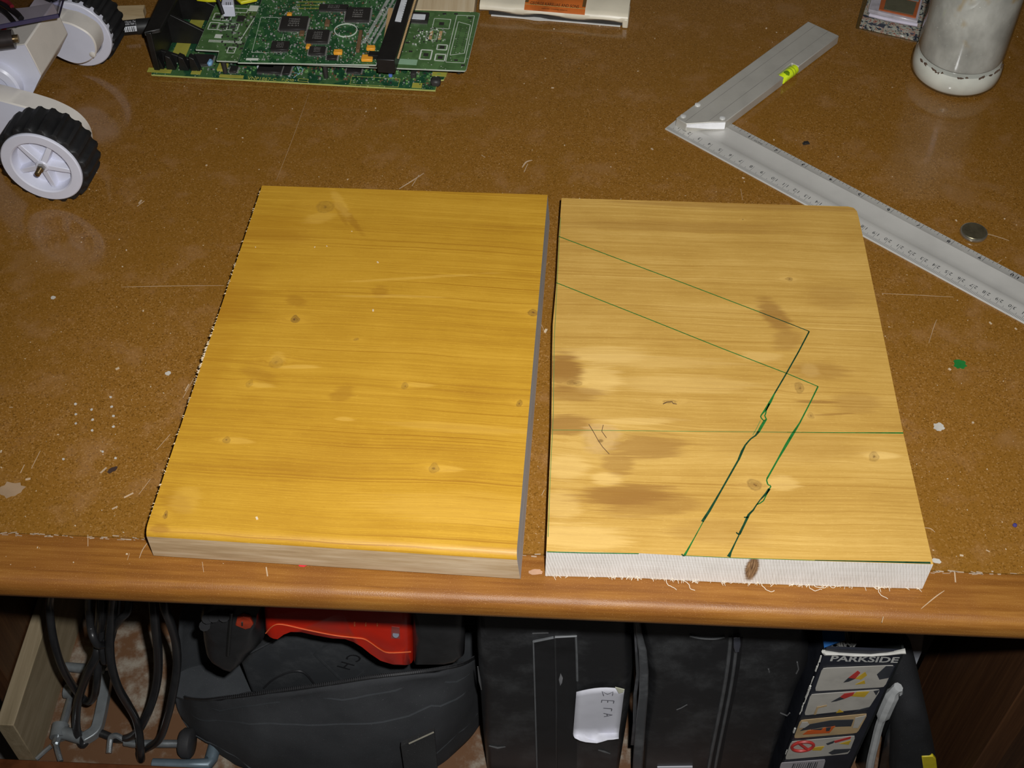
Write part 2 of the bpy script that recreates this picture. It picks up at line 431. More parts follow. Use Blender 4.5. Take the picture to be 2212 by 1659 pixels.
def text_mesh(s, bold=False):
    """flat lettering as (verts, faces), cap height 1, centred"""
    if (s, bold) in TXT: return TXT[(s, bold)]
    c = bpy.data.curves.new('lettering', 'FONT'); c.body = s; c.size = 1.4; c.resolution_u = 3
    if bold: c.offset = .035
    o = bpy.data.objects.new('lettering', c); COL.objects.link(o)
    dg = bpy.context.evaluated_depsgraph_get(); me = bpy.data.meshes.new_from_object(o.evaluated_get(dg))
    vs = [v.co.copy() for v in me.vertices]; fs = [tuple(p.vertices) for p in me.polygons]
    bpy.data.objects.remove(o); bpy.data.curves.remove(c); bpy.data.meshes.remove(me)
    x0, x1 = min(v.x for v in vs), max(v.x for v in vs); y0, y1 = min(v.y for v in vs), max(v.y for v in vs)
    vs = [Vector(((v.x-(x0+x1)/2), (v.y-(y0+y1)/2), 0)) for v in vs]
    TXT[(s, bold)] = (vs, fs, x1-x0, y1-y0)
    return TXT[(s, bold)]
def put_text(mb, s, pos, X, Y, h=None, w=None, bold=False):
    """letter s at pos; X is the reading direction, Y the up direction; fit to height h (and width w)"""
    vs, fs, tw, th = text_mesh(s, bold); X = Vector(X); Y = Vector(Y); k = h/th; kx = (w/tw) if w else k
    mb.add([Vector(pos) + X*(v.x*kx) + Y*(v.y*k) for v in vs], fs)
UP = Vector((0, 0, 1))
ZMIN = None
#=BODY
# ================================================================== THE SETTING
DYAW = radians(-2.35)
DX = Vector((cos(DYAW), sin(DYAW), 0)); DY = Vector((-sin(DYAW), cos(DYAW), 0)); D0 = Vector((0, .4278, 0))
def dk(x, d, z): return D0 + DX*x + DY*d + UP*z
FLOOR = -.76
fm = MB().box((0, .6, FLOOR-.02), (4, 4, .04))
tag(build('floor', fm, M('grey_floor_tile', (.20, .19, .18), .5), smooth=0), kind='structure', label='grey tiled floor under the workbench', cat='floor')
wm = MB().box((0, 1.32, .5), (4, .06, 2.6))
tag(build('wall_back', wm, M('pale_plaster_wall', (.30, .28, .24), .8, bump=.2), smooth=0), kind='structure', label='plain plaster wall behind the workbench', cat='wall')

# ------------------------------------------------------------------ workbench
wb = thing('workbench', dk(0, .3, FLOOR), 'brown varnished workbench with a rounded wooden front edge and open space below', 'workbench')
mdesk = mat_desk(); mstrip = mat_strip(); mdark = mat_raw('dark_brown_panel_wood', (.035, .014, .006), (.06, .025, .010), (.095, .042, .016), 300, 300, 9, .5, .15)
t = MB().prism([dk(-.8, .0006, -.022), dk(.8, .0006, -.022), dk(.8, .80, -.022), dk(-.8, .80, -.022)], (0, 0, .022))
top = build('tabletop', t, mdesk, wb, smooth=0)
# front edging: flat for 26 mm, then a bullnose
prof = [(0, -.001), (0, -.0002), (-.0008, -.0001), (-.0255, -.0001)]
for k in range(9):
    a = k/8*pi/2; prof.append((-.0262 - .0075*sin(a), -.0076 + .0074*cos(a)))
prof += [(-.0338, -.0125), (-.0330, -.0165), (-.0305, -.0192), (0, -.0192)]
rings = []
for k in range(41):
    x = -.8 + 1.6*k/40
    rings.append([dk(x, d, z) for d, z in prof])
build('edging', MB().loft(rings), mstrip, wb, smooth=50)
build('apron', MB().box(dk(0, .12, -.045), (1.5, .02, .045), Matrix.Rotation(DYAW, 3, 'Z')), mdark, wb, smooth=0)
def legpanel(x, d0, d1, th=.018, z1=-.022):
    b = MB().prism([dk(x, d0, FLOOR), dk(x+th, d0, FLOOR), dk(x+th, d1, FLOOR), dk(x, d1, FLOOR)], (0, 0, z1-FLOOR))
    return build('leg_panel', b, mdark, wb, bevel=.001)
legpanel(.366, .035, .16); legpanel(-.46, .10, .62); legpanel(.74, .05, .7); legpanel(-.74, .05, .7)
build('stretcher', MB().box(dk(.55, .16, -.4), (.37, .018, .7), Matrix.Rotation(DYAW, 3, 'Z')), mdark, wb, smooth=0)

# scratches, chips and paint marks on the varnish
def seg(mb, pts, w, z=.0001):
    P = [at(u, v, z) for u, v in pts]
    if len(P) > 2: P = spline(P, 5)
    n = len(P); mb.ribbon(P, [.62*w*(.3 + .7*sin(pi*(i+.5)/n)) for i in range(n)], UP, .00012)
sc = MB()
for pts, w in [([(262, 620), (360, 618), (484, 617)], .0006), ([(1905, 634), (1990, 638), (2060, 642)], .0006), ([(668, 200), (632, 300), (596, 392)], .0003),
               ([(862, 408), (885, 394), (916, 374)], .0016), ([(905, 378), (890, 402)], .001), ([(1128, 362), (1137, 350), (1150, 346)], .0022), ([(1132, 372), (1140, 354)], .001),
               ([(2006, 742), (2018, 704), (2024, 690)], .0006), ([(1752, 100), (1790, 80)], .0005), ([(1040, 335), (1048, 340)], .0012),
               ([(68, 1012), (87, 974)], .0007), ([(44, 1022), (53, 1004)], .0009), ([(338, 972), (368, 938)], .0006), ([(300, 1068), (325, 1035)], .0005),
               ([(268, 1075), (288, 1065)], .0022), ([(242, 1100), (254, 1094)], .0022), ([(400, 845), (408, 830)], .0015), ([(395, 860), (420, 815)], .0005),
               ([(217, 1022), (230, 1010)], .0025), ([(300, 440), (306, 432)], .003), ([(296, 446), (312, 434)], .0012), ([(55, 1036), (66, 1034)], .003),
               ([(1995, 1140), (2010, 1142), (2020, 1150)], .0007), ([(2130, 1188), (2138, 1192)], .0016), ([(1885, 1010), (1895, 990)], .0006),
               ([(1170, 1070), (1176, 1058)], .0007), ([(1164, 690), (1178, 720)], .0005), ([(1690, 560), (1698, 556)], .0008), ([(2095, 565), (2140, 575), (2165, 560)], .0008),
               ([(20, 880), (28, 880)], .001), ([(1975, 1180), (1988, 1176)], .0008), ([(1600, 408), (1604, 432)], .0005), ([(2118, 502), (2150, 510), (2180, 520)], .001)]:
    seg(sc, pts, w)
# marks on the front edging
for pts, w in [([(322, 1168), (308, 1188), (301, 1206)], .0008), ([(437, 1214), (440, 1236)], .0005), ([(575, 1225), (578, 1245)], .0015), ([(190, 1155), (190, 1180)], .0007),
               ([(1990, 1315), (2020, 1290), (2040, 1276)], .001), ([(2062, 1235), (2064, 1258)], .0016), ([(1905, 1345), (1908, 1332)], .0008), ([(275, 1210), (280, 1195)], .0004)]:
    seg(sc, pts, w)
build('scratches', sc, M('bare_scratch_fibre', (.42, .30, .19), .8), wb, kind='stuff', smooth=0)
pf = MB()
for pts in ([(2008, 905), (2018, 904)], [(0, 1045), (0, 1045)]):
    pass
def spot(name, u, v, r, mat, z=.0001, n=18, squash=1., h=.0003, seed=1, rot=0.):
    c = at(u, v, z); rnd = random.Random(seed); pts = []
    for k in range(n):
        a = 2*pi*k/n; rr = r*(.8+.4*rnd.random()); x, y = rr*cos(a), rr*sin(a)*squash
        pts.append(c + Vector((x*cos(rot)-y*sin(rot), x*sin(rot)+y*cos(rot), 0)))
    return build(name, MB().prism(pts, (0, 0, h)), mat, wb, smooth=0)
mw = M('dried_white_paint', (.46, .43, .38), .6)
spot('paint_spot', 2073, 787, .0042, M('green_marker_ink', (.015, .16, .03), .45), squash=1.0).__setitem__('label', 'round green ink spot')
spot('paint_spot', 2028, 922, .0034, mw, seed=3); spot('paint_spot', 2023, 1212, .0026, mw, seed=4, squash=.7)
spot('paint_spot', 363, 807, .0018, mw, seed=5); spot('paint_spot', 115, 643, .0016, mw, seed=6)
spot('paint_spot', 25, 1058, .0075, M('hazy_glue_film', (.30, .20, .12), .6), seed=8, squash=.8, h=.00008)
spot('paint_spot', 655, 1218, .0035, M('red_paint', (.62, .03, .04), .5), seed=9, squash=.6).__setitem__('label', 'small red paint fleck')
spot('paint_spot', 243, 1015, .0036, M('dark_burn', (.045, .025, .018), .6), seed=10, squash=.45, rot=.7)
for i, (u, v) in enumerate(((163, 873), (198, 885), (239, 858), (241, 879), (245, 899), (245, 922), (164, 895), (200, 907), (164, 915), (199, 930), (137, 992), (222, 976), (250, 990))):
    spot('paint_spot', u, v, .0009, mw, seed=20+i, n=8)
spot('painted_glint', 1108, 1243, .0032, M('pinkish_flash_glint', (.46, .27, .17), .25), seed=40, squash=.45)  # both pinkish spots stand for the flash's specular highlights by the board gap
spot('painted_glint', 1158, 1236, .0042, M('pinkish_flash_glint', (.70, .50, .42), .3), seed=41, squash=.45, h=.0002)
# pale crud along the joint between hardboard and edging
jm = MB(); rnd = random.Random(3)
for k in range(260):
    x = rnd.uniform(-.34, .34); w = rnd.uniform(.0008, .0045)
    if rnd.random() < .35 and not (x < -.2 or x > .25): continue
    jm.box(dk(x, rnd.gauss(-.0004, .0006), .0001), (w, rnd.uniform(.0002, .0008), .0003), Matrix.Rotation(DYAW+rnd.gauss(0, .12), 3, 'Z'))
build('joint_filler', jm, M('pale_joint_crud', (.36, .27, .19), .8), wb, kind='stuff', smooth=0)

# sawdust
sd = MB(); rnd = random.Random(11)
for k in range(900):
    u = rnd.uniform(0, IW); v = rnd.uniform(0, 1230)
    p = at(u, v, 0); w = min(.0016, .00022*math.exp(rnd.gauss(.35, .55)))
    sd.box((p.x, p.y, w*.25+.00005), (w*rnd.uniform(1, 2.2), w, w*.5), Matrix.Rotation(rnd.uniform(0, pi), 3, 'Z'))
o = build('sawdust', sd, M('sawdust_crumb', (.50, .39, .26), .9), loc=(0, .8, 0), smooth=0)
tag(o, 'fine pale sawdust crumbs scattered across the brown worktop', 'sawdust', kind='stuff')

# ================================================================== THE TWO PINE BOARDS
T = .0262
def frame(bl, br):
    X = (br-bl); X.z = 0; X.normalize(); Y = Vector((-X.y, X.x, 0)); a = math.atan2(X.y, X.x)
    o = Vector((bl.x, bl.y, 0))
    return o, X, Y, a, (lambda p: Vector(((p-o).dot(X), (p-o).dot(Y), p.z)))
# ---- left board
bl, br, tl, tr = at(319, 1131, T), at(1117, 1181, T), at(566, 401, T), at(1183, 421, T)
o, X, Y, ang, L = frame(bl, br)
lb = thing('pine_board', o, 'honey-stained pine board with no pen lines and a rounded front edge', 'board', 'sawn pine boards', ang)
def lp(u, v): q = L(at(u, v, T)); return q.x, q.y
KL = []
for (u, v, rx, ry, amp, dkk) in ((637, 690, .0028, .0034, .003, 1.), (597, 783, .0042, .005, .0045, .30), (702, 447, .006, .006, .006, .38), (540, 828, .002, .0035, .003, .35), (875, 833, .0022, .0028, .0025, .5),
                                 (490, 950, .0024, .003, .003, .55), (937, 1012, .003, .0036, .0035, .5), (357, 1112, .0014, .0032, .003, .8), (1152, 675, .0034, .003, .002, .75), (1122, 872, .002, .0026, .002, .65), (770, 733, .0016, .0012, .0008, .5)):
    x, y = lp(u, v); KL.append((x, y, rx, ry, amp, dkk))
DKL = (.26, .105, .010)
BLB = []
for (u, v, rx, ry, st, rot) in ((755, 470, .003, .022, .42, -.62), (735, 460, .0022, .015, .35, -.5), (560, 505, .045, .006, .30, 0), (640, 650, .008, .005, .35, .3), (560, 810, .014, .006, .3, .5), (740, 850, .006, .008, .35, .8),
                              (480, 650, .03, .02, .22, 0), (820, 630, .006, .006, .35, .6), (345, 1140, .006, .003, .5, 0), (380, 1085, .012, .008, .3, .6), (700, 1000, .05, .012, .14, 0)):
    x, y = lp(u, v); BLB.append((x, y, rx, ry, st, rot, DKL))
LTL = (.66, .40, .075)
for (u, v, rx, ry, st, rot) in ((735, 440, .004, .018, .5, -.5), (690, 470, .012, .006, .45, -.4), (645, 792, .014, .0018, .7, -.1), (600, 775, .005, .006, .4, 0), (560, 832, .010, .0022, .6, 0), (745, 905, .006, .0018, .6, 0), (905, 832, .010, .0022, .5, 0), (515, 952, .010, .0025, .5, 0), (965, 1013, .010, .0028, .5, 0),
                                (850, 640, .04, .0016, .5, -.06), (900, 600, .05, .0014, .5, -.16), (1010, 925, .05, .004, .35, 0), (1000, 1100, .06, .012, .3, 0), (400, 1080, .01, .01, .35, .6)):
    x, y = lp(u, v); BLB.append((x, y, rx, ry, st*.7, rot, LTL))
for (u, v, rx, ry, st, rot) in ((440, 760, .02, .06, .35, 0), (500, 600, .025, .04, .3, 0), (590, 500, .03, .02, .3, 0)):  # browner left side: stain, plus vignette darkening put into the colour
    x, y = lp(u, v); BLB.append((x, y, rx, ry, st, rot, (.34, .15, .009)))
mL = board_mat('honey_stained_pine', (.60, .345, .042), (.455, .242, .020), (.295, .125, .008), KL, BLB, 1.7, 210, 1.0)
mraw = mat_raw('unstained_pine_edge', (.22, .135, .06), (.36, .25, .14), (.50, .39, .26), 20, 300, 260)
mend = mat_raw('grey_sawn_end', (.42, .40, .38), (.56, .54, .52), (.68, .66, .64), 600, 40, 500, .8)
ltl, ltr, lbr = L(tl), L(tr), L(br)
prof = [(None, T), (0., T), (-.0026, T-.0006), (-.0049, T-.0022), (-.0060, T-.0044), (-.0060, .0022), (-.0048, .0004), (-.004, 0), (None, 0)]
NX = 60; rings = []
rnd = random.Random(5)
for i in range(NX+1):
    f = i/NX; r = []
    for (d, z) in prof:
        yb = ltl.y*(1-f) + ltr.y*f
        dd = yb if d is None else d
        sfrac = max(0, min(1, dd/yb))
        x0 = ltl.x*sfrac; x1 = lbr.x + (ltr.x-lbr.x)*sfrac
        sl = (.0026*(1-sfrac) + .0022*sfrac)*(1 - z/T)
        r.append(Vector((x0 + (x1 + sl - x0)*f, dd, z)))
    rings.append(r)
mb = MB(); mb.loft(rings, caps=True)
n = len(prof)
mi = []
for k in range(NX):
    for i in range(n): mi.append(0 if i in (0, 1, 2, 3) else 1)
mi += [2, 2]; mb.mi = mi
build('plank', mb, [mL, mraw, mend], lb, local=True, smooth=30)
# torn fibres along its sawn left edge
tf = MB(); rnd = random.Random(8)
for k in range(170):
    f = rnd.random(); f = f if rnd.random() < .5 else rnd.gauss(.45, .06)
    f = max(.02, min(.98, f)); p = Vector((ltl.x*f, ltl.y*f, T - rnd.uniform(.0002, .0012)))
    l = rnd.uniform(.0004, .0016) * (1.5 if .38 < f < .55 else 1)
    q = p + Vector((-l*.8, rnd.gauss(0, .0006), rnd.gauss(0, .0004)))
    tf.tube([p + Vector((.0006, 0, 0)), (p+q)/2 + Vector((0, 0, .0002)), q], [.00026, .0003, .0002], 5)
build('torn_fibres', tf, M('pale_torn_fibre', (.62, .50, .34), .9), lb, local=True, kind='stuff')
cr = MB()
for (u, v, w) in ((806, 671, .0010), (680, 534, .0006), (706, 532, .0006), (816, 567, .0009), (555, 1120, .0012), (552, 534, .0005), (760, 500, .0005)):
    p = L(at(u, v, T)); cr.box((p.x, p.y, T+w*.2), (w*1.6, w, w*.5), Matrix.Rotation(u, 3, 'Z'))
build('wood_crumb', cr, M('pale_torn_fibre', (.62, .50, .34), .9), lb, local=True, kind='stuff')

# ---- right board
bl, br, tl, tr = at(1180, 1191, T), at(2016, 1219, T), at(1213, 428, T), at(1848, 447, T)
o, X, Y, ang, L = frame(bl, br)
rb = thing('pine_board', o, 'pale honey pine board marked with crossing green pen lines', 'board', 'sawn pine boards', ang)
out = [L(at(u, v, T)) for u, v in ((1180, 1191), (1380, 1195), (1480, 1200.5), (1600, 1206), (1800, 1213), (2016, 1219), (2000, 1150), (1951, 935), (1899, 680), (1866, 520), (1855, 470), (1851, 456), (1844, 449), (1832, 446), (1650, 441), (1430, 434), (1213, 428), (1207, 511), (1202, 611), (1194, 700), (1193, 760), (1192, 850), (1191, 919), (1186, 1036), (1183, 1120))]
KR = []
for (u, v, rx, ry, amp, dkk) in ((1705, 602, .002, .0022, .003, .55), (1727, 838, .003, .0048, .004, .55), (1447, 868, .0042, .0018, .003, .55), (1240, 827, .005, .0022, .002, .45), (1298, 950, .011, .012, .008, .16), (1888, 987, .003, .004, .004, .5),
                                 (1630, 1047, .0042, .0038, .003, .6), (1750, 898, .002, .0025, .0015, .4), (1606, 475, .0008, .0008, .0004, .6), (1700, 1120, .001, .001, .0, .0)):
    q = L(at(u, v, T)); KR.append((q.x, q.y, rx, ry, amp, dkk))
DKR = (.30, .150, .030)
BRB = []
DKR = (.265, .125, .028); LTR = (.82, .57, .21); KNT = (.58, .37, .15)  # shifting sheen painted as light and dark tints, beside real smears and knots
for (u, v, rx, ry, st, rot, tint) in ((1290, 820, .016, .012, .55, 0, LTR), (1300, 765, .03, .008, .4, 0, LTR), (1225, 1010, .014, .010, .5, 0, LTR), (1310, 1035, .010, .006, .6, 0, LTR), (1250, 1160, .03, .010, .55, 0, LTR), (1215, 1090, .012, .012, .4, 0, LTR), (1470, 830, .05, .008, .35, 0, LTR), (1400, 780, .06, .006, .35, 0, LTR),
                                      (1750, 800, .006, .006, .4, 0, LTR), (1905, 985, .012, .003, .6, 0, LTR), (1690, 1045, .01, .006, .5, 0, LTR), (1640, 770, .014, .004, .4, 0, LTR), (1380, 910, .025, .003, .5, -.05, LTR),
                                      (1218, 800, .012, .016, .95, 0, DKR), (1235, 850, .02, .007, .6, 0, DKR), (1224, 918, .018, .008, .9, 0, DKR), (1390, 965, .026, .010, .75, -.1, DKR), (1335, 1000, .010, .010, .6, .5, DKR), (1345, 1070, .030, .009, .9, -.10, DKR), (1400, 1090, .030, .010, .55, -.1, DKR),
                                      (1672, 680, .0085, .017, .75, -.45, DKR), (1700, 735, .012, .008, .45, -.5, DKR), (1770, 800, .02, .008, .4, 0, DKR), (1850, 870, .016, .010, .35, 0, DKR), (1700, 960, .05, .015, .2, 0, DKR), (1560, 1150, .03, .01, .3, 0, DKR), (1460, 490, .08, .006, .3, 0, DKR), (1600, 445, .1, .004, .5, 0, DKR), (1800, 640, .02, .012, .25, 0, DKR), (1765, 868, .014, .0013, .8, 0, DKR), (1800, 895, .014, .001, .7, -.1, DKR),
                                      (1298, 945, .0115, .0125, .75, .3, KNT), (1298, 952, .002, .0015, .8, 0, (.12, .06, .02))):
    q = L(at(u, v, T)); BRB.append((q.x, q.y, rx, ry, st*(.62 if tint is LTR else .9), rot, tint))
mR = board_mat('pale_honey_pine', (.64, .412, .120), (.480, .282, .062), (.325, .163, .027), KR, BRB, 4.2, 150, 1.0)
q = L(aty(1632, 1236, .41)); kx = L(at(1633, 1204, T)).x
msawn = mat_sawn('fresh_sawn_pine', (kx-.001, 0, T*.62, .0042, .0135, radians(-14)))
mb = MB(); n = len(out)
mb.cur = 0; mb.add(out, [tuple(range(n))])
for i in range(n):
    j = (i+1) % n
    mb.cur = 1 if i < 5 else 2
    a, b_ = out[i], out[j]
    mb.add([a, b_, Vector((b_.x, b_.y, .0006)), Vector((a.x, a.y, .0006))], [(0, 1, 2, 3)])
mb.cur = 2; mb.add([Vector((p.x, p.y, .0006)) for p in out], [tuple(range(n))[::-1]])
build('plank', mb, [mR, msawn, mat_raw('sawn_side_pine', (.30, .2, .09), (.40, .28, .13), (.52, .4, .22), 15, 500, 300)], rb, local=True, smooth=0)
# fuzzy splinters hanging under the sawn front
fz = MB(); rnd = random.Random(21)
fr = out[:6]
def onfront(f):
    k = f*(len(fr)-1); i = min(int(k), len(fr)-2); return fr[i].lerp(fr[i+1], k-i)
for k in range(620):
    f = rnd.random(); p = onfront(f)
    if rnd.random() > .35 + 1.2*mnoise.noise((f*22, 3, 0)): continue
    l = rnd.uniform(.0005, .0030)*(.4+rnd.random()); a = rnd.gauss(-pi/2, 1.0)
    d = Vector((cos(a), sin(a), 0)); base = Vector((p.x, p.y + .0004, rnd.uniform(.0006, .002)))
    c1 = base + d*l*.5 + Vector((rnd.gauss(0, .0004), 0, .0003)); c2 = base + d*l + Vector((rnd.gauss(0, .0006), 0, 0)); c2.z = .0005
    fz.tube([base, c1, c2], [.00018, .00022, .00012], 4)
for f in (.335, .41, .66, .765, .775, .81, .90, .91):
    p = onfront(f); pts = [Vector((p.x, p.y, .0012))]; a = rnd.uniform(-2.2, -1.); x, y = p.x, p.y
    for k in range(9):
        a += rnd.gauss(.28, .35); x += .0011*cos(a); y += .0011*sin(a); pts.append(Vector((x, min(y, p.y), .0006+.0004*rnd.random())))
    fz.tube(spline(pts, 3), .0002, 5)
build('splinter_fringe', fz, M('white_wood_fuzz', (.66, .58, .47), .9), rb, local=True, kind='stuff', label='frayed white splinters along the sawn bottom edge')
# green pen lines
def pen(segs, w, mat, name='pen_line'):
    mb = MB()
    P = []
    for (u, v) in segs: q = L(at(u, v, T)); P.append(Vector((q.x, q.y, T+.00003)))
    mb.ribbon(P, w, UP, .00012)
    return build(name, mb, mat, rb, local=True, smooth=0)
ink = M('green_pen_ink', (.012, .13, .022), .5, var=.25, vscale=300); inkd = M('dark_green_pen_ink', (.008, .045, .018), .45, var=.3, vscale=250); inkf = M('faint_green_pen_ink', (.12, .20, .05), .6)
pen([(1207, 511), (1340, 561), (1480, 613), (1640, 674)], .0006, ink); pen([(1640, 674), (1700, 697), (1748, 716)], .0006, inkd)
pen([(1202, 611), (1400, 689), (1560, 753), (1700, 807), (1767, 835)], .0006, ink)
pen([(1748, 716), (1725, 760), (1698.6, 807), (1673, 850.4)], .0009, inkd)
pen([(1673, 850.4), (1664, 868), (1654, 884.8), (1645, 896), (1643, 900), (1645, 904), (1650, 909)], [.0009, .0016, .0016, .0008, .0008, .0008, .0007], ink)
pen([(1662, 872), (1655, 887), (1654, 893), (1652, 898), (1654, 903), (1655.5, 905.5), (1651, 911), (1645, 921), (1639, 932)], [.0008, .0008, .0008, .0008, .0008, .001, .0017, .0018, .0016], ink)
pen([(1639, 932), (1632, 941), (1622.6, 947.5), (1618, 952), (1610, 961.6), (1603, 975), (1595.5, 993)], [.0016, .001, .0009, .0009, .001, .0015, .0013], inkd)
pen([(1643, 908), (1634, 926), (1626, 940)], .0004, inkf)
pen([(1595.5, 993), (1557.5, 1060), (1546, 1080), (1532, 1104), (1517, 1127)], [.0011, .001, .0012, .0015, .0016], inkd)
pen([(1519.6, 1126), (1500, 1162), (1485, 1189), (1478.5, 1200)], [.0005, .0006, .001, .0014], ink); pen([(1472.5, 1197), (1475, 1200), (1479, 1201)], .0008, inkd)
pen([(1767, 835), (1750, 870), (1727.5, 913.7), (1712, 938), (1698.6, 960.7), (1680, 993), (1657, 1034)], [.0009, .0008, .0009, .0017, .0017, .001, .001], ink)
pen([(1657, 1034), (1656, 1038), (1658, 1045), (1660, 1048), (1663, 1048.5), (1665, 1051), (1662, 1056)], .0008, ink)
pen([(1662, 1056), (1656, 1068), (1649, 1082), (1642, 1087), (1635, 1090)], .0007, ink); pen([(1662, 1056), (1655, 1066), (1642, 1080), (1634, 1091), (1627, 1102), (1617.7, 1111.4)], [.0016, .0014, .0007, .0007, .001, .0013], inkd)
pen([(1617.7, 1111.4), (1614, 1119), (1608, 1132), (1597, 1154.5)], [.0014, .0015, .0013, .0014], inkd); pen([(1597, 1154.5), (1588, 1173), (1579, 1192), (1574, 1203)], [.0007, .0008, .0011, .0022], inkd)
pen([(1607, 1117.8), (1616, 1117.4)], .0008, inkd); pen([(1590.5, 1150), (1593, 1153), (1597, 1155)], .0008, inkd)
pen([(1193, 929), (1400, 931), (1700, 934)], .0004, inkf); pen([(1700, 934), (1850, 935), (1951, 935.5)], [.0004, .0006, .001], ink)
pen([(1182, 1192), (1260, 1194.5), (1380, 1196)], .0005, ink); pen([(1760, 1210.5), (1880, 1213), (2010, 1216)], [.0005, .0008, .0013], inkd); pen([(1480, 1200.5), (1600, 1206), (1760, 1210.5)], .0003, ink)
pen([(1211, 470), (1205, 580), (1197, 740), (1195, 900), (1189, 1020), (1184, 1160)], .0004, inkf)
ckm = M('crack_brown', (.10, .05, .02), .7)
pen([(1272, 917), (1283, 935), (1293, 953), (1302, 966), (1316, 981)], .0004, ckm, 'knot_crack'); pen([(1303, 918), (1300, 932), (1310, 946)], .0004, ckm, 'knot_crack')
pen([(1432, 873), (1440, 869), (1452, 868), (1454, 872), (1462, 873)], .0006, ckm, 'knot_crack')
# ================================================================== TRY SQUARE
RA = -0.74105721; RO = Vector((.1266048, .83723809, 0)); RT = Vector((cos(RA), sin(RA), 0)); RN = Vector((-sin(RA), cos(RA), 0))
def sq(t, n, z): return RO + RT*(t/1000) + RN*(n/1000) + UP*(z/1000)
ts = thing('try_square', sq(20, 10, 0), 'aluminium try square with a cm and inch ruler blade and yellow-green vial', 'try square')
malu = M('brushed_aluminium', (.50, .48, .43), .42, metal=.35, var=.06, vscale=40, bump=.06, bscale=900, stretch=(1, 1, 1))
malb = M('satin_aluminium_blade', (.56, .545, .51), .40, metal=.3, var=.04, vscale=30)
bp = [(-9.6, .3), (-9.6, .9), (-8.9, 1.2), (2, 1.75), (4.6, 1.85), (6.6, 1.35), (8.4, .85), (13, .75), (20, 1.35), (24.2, 2.05), (25.0, 1.7), (31.6, 1.2), (32, .8), (32, .3)]
build('blade', MB().loft([[sq(t, n, z) for n, z in bp] for t in (.0, 120, 240, 326)]), malb, ts, smooth=20)
def bz(n):
    for (a, za), (b, zb) in zip(bp[1:], bp[2:]):
        if a <= n <= b and b > a: return za + (zb-za)*(n-a)/(b-a)
    return 1.2
mk = MB()
def tick(t, n0, n1, w):
    mk.add([sq(t-w/2, n0, bz(n0)+.06), sq(t+w/2, n0, bz(n0)+.06), sq(t+w/2, n1, bz(n1)+.06), sq(t-w/2, n1, bz(n1)+.06)], [(0, 1, 2, 3)])
for k in range(1, 322):
    tick(k, -8.7, {0: 0., 5: -4.4}.get(k % 10, -5.9), .24)
for k in range(1, 92):
    t = 32.76 + 25.4*k/8
    if t > 324: break
    tick(t, {0: 25.6, 4: 27.6}.get(k % 8, 29. if k % 2 == 0 else 29.6), 31.4, .34)
mblk = M('black_print', (.02, .022, .025), .5)
build('scale_marks', mk, M('engraved_scale_grey', (.10, .10, .10), .5), ts, smooth=0, kind='stuff')
def numeral(items, name='numeral'):
    nm = MB()
    for (s, t, n, h, bold, w) in items: put_text(nm, s, sq(t, n, bz(n)+.08), -RT, -RN, h/1000, (w/1000) if w else None, bold)
    build(name, nm, mblk, ts, smooth=0)
for k in range(1, 32):
    s = str(k)
    if len(s) == 1: numeral([(s, k*10-2.0, -1.6, 3.1, False, None)])
    else: numeral([(s[0], k*10+1.75, -1.6, 3.1, False, None), (s[1], k*10-1.75, -1.6, 3.1, False, None)])
numeral([('cm', 13.2, -1.4, 1.4, False, 3.6)], 'unit_mark')
for k in range(1, 11):
    t = 32.76+25.4*k
    if k < 10: numeral([(str(k), t-2.9, 27.2, 3.6, True, None)])
    else: numeral([('1', t+2.0, 27.2, 3.6, True, None), ('0', t-2.6, 27.2, 3.6, True, None)])
numeral([('INCH', 32.76+25.4+6.5, 26.4, 1.7, False, 7.2)], 'unit_mark')
# stock: flat bar with two shallow grooves, bevelled lower end and a window for the vial
ZT = 9.0
body = [(3.8, -1.4), (14.4, -1.8), (26.9, 13.0), (35.3, 21.5), (35.3, 101.5), (28.5, 101.5), (28.5, 122.5), (35.3, 122.5), (35.3, 182.6), (3.8, 182.6)]
stock = build('stock', MB().prism([sq(t, n, .9) for t, n in body], (0, 0, (ZT-.9)/1000)), malu, ts, bevel=.0006)
for tg in (12., 25.):
    build('groove', MB().prism([sq(tg-.25, 13.5 if tg > 20 else 0, ZT+.005), sq(tg+.25, 13.5 if tg > 20 else 0, ZT+.005), sq(tg+.25, 182, ZT+.005), sq(tg-.25, 182, ZT+.005)], (0, 0, .00003)), M('groove_shadow_grey', (.34, .32, .29), .6, metal=.4), stock, smooth=0)
ce = [(17.9, -6.3), (30.4, 8.0), (38.3, 16.3)]
build('cut_end_glint', MB().prism([sq(14.7, -1.75, 6.0), sq(27.1, 12.7, 2.6), sq(35.4, 21.2, 2.2), sq(35.4, 21.2, ZT-.4), sq(27.1, 12.7, ZT-.4), sq(14.7, -1.75, ZT-.4)], (RT-RN)*.00025), M('aluminium_flash_glint', (.90, .90, .92), .3, metal=.1), stock, smooth=0)  # paler slab puts the flash reflection into the metal's colour
for (t, n) in ((6.6, 4.2), (6.0, 23.7), (30.8, 23.4)):
    build('rivet', MB().lathe([(.0024, 0), (.0023, .0006), (.0012, .0011), (.0001, .0012)], Matrix.Translation(sq(t, n, ZT)), 18), M('bright_rivet', (.72, .72, .70), .2, metal=.3), ts)
vm = Matrix.Translation(sq(32.3, 101.8, 5.0)) @ Matrix.Rotation(RA, 4, 'Z') @ Matrix.Rotation(-pi/2, 4, 'X')
vial = build('vial', MB().lathe([(.0001, 0), (.0041, .0002), (.0043, .001), (.0043, .0195), (.0041, .0203), (.0001, .0206)], vm, 24), M('yellow_green_vial_liquid', (.70, .90, .02), .08, var=.1, vscale=200, coat=.8), ts, label='glossy yellow-green spirit vial')
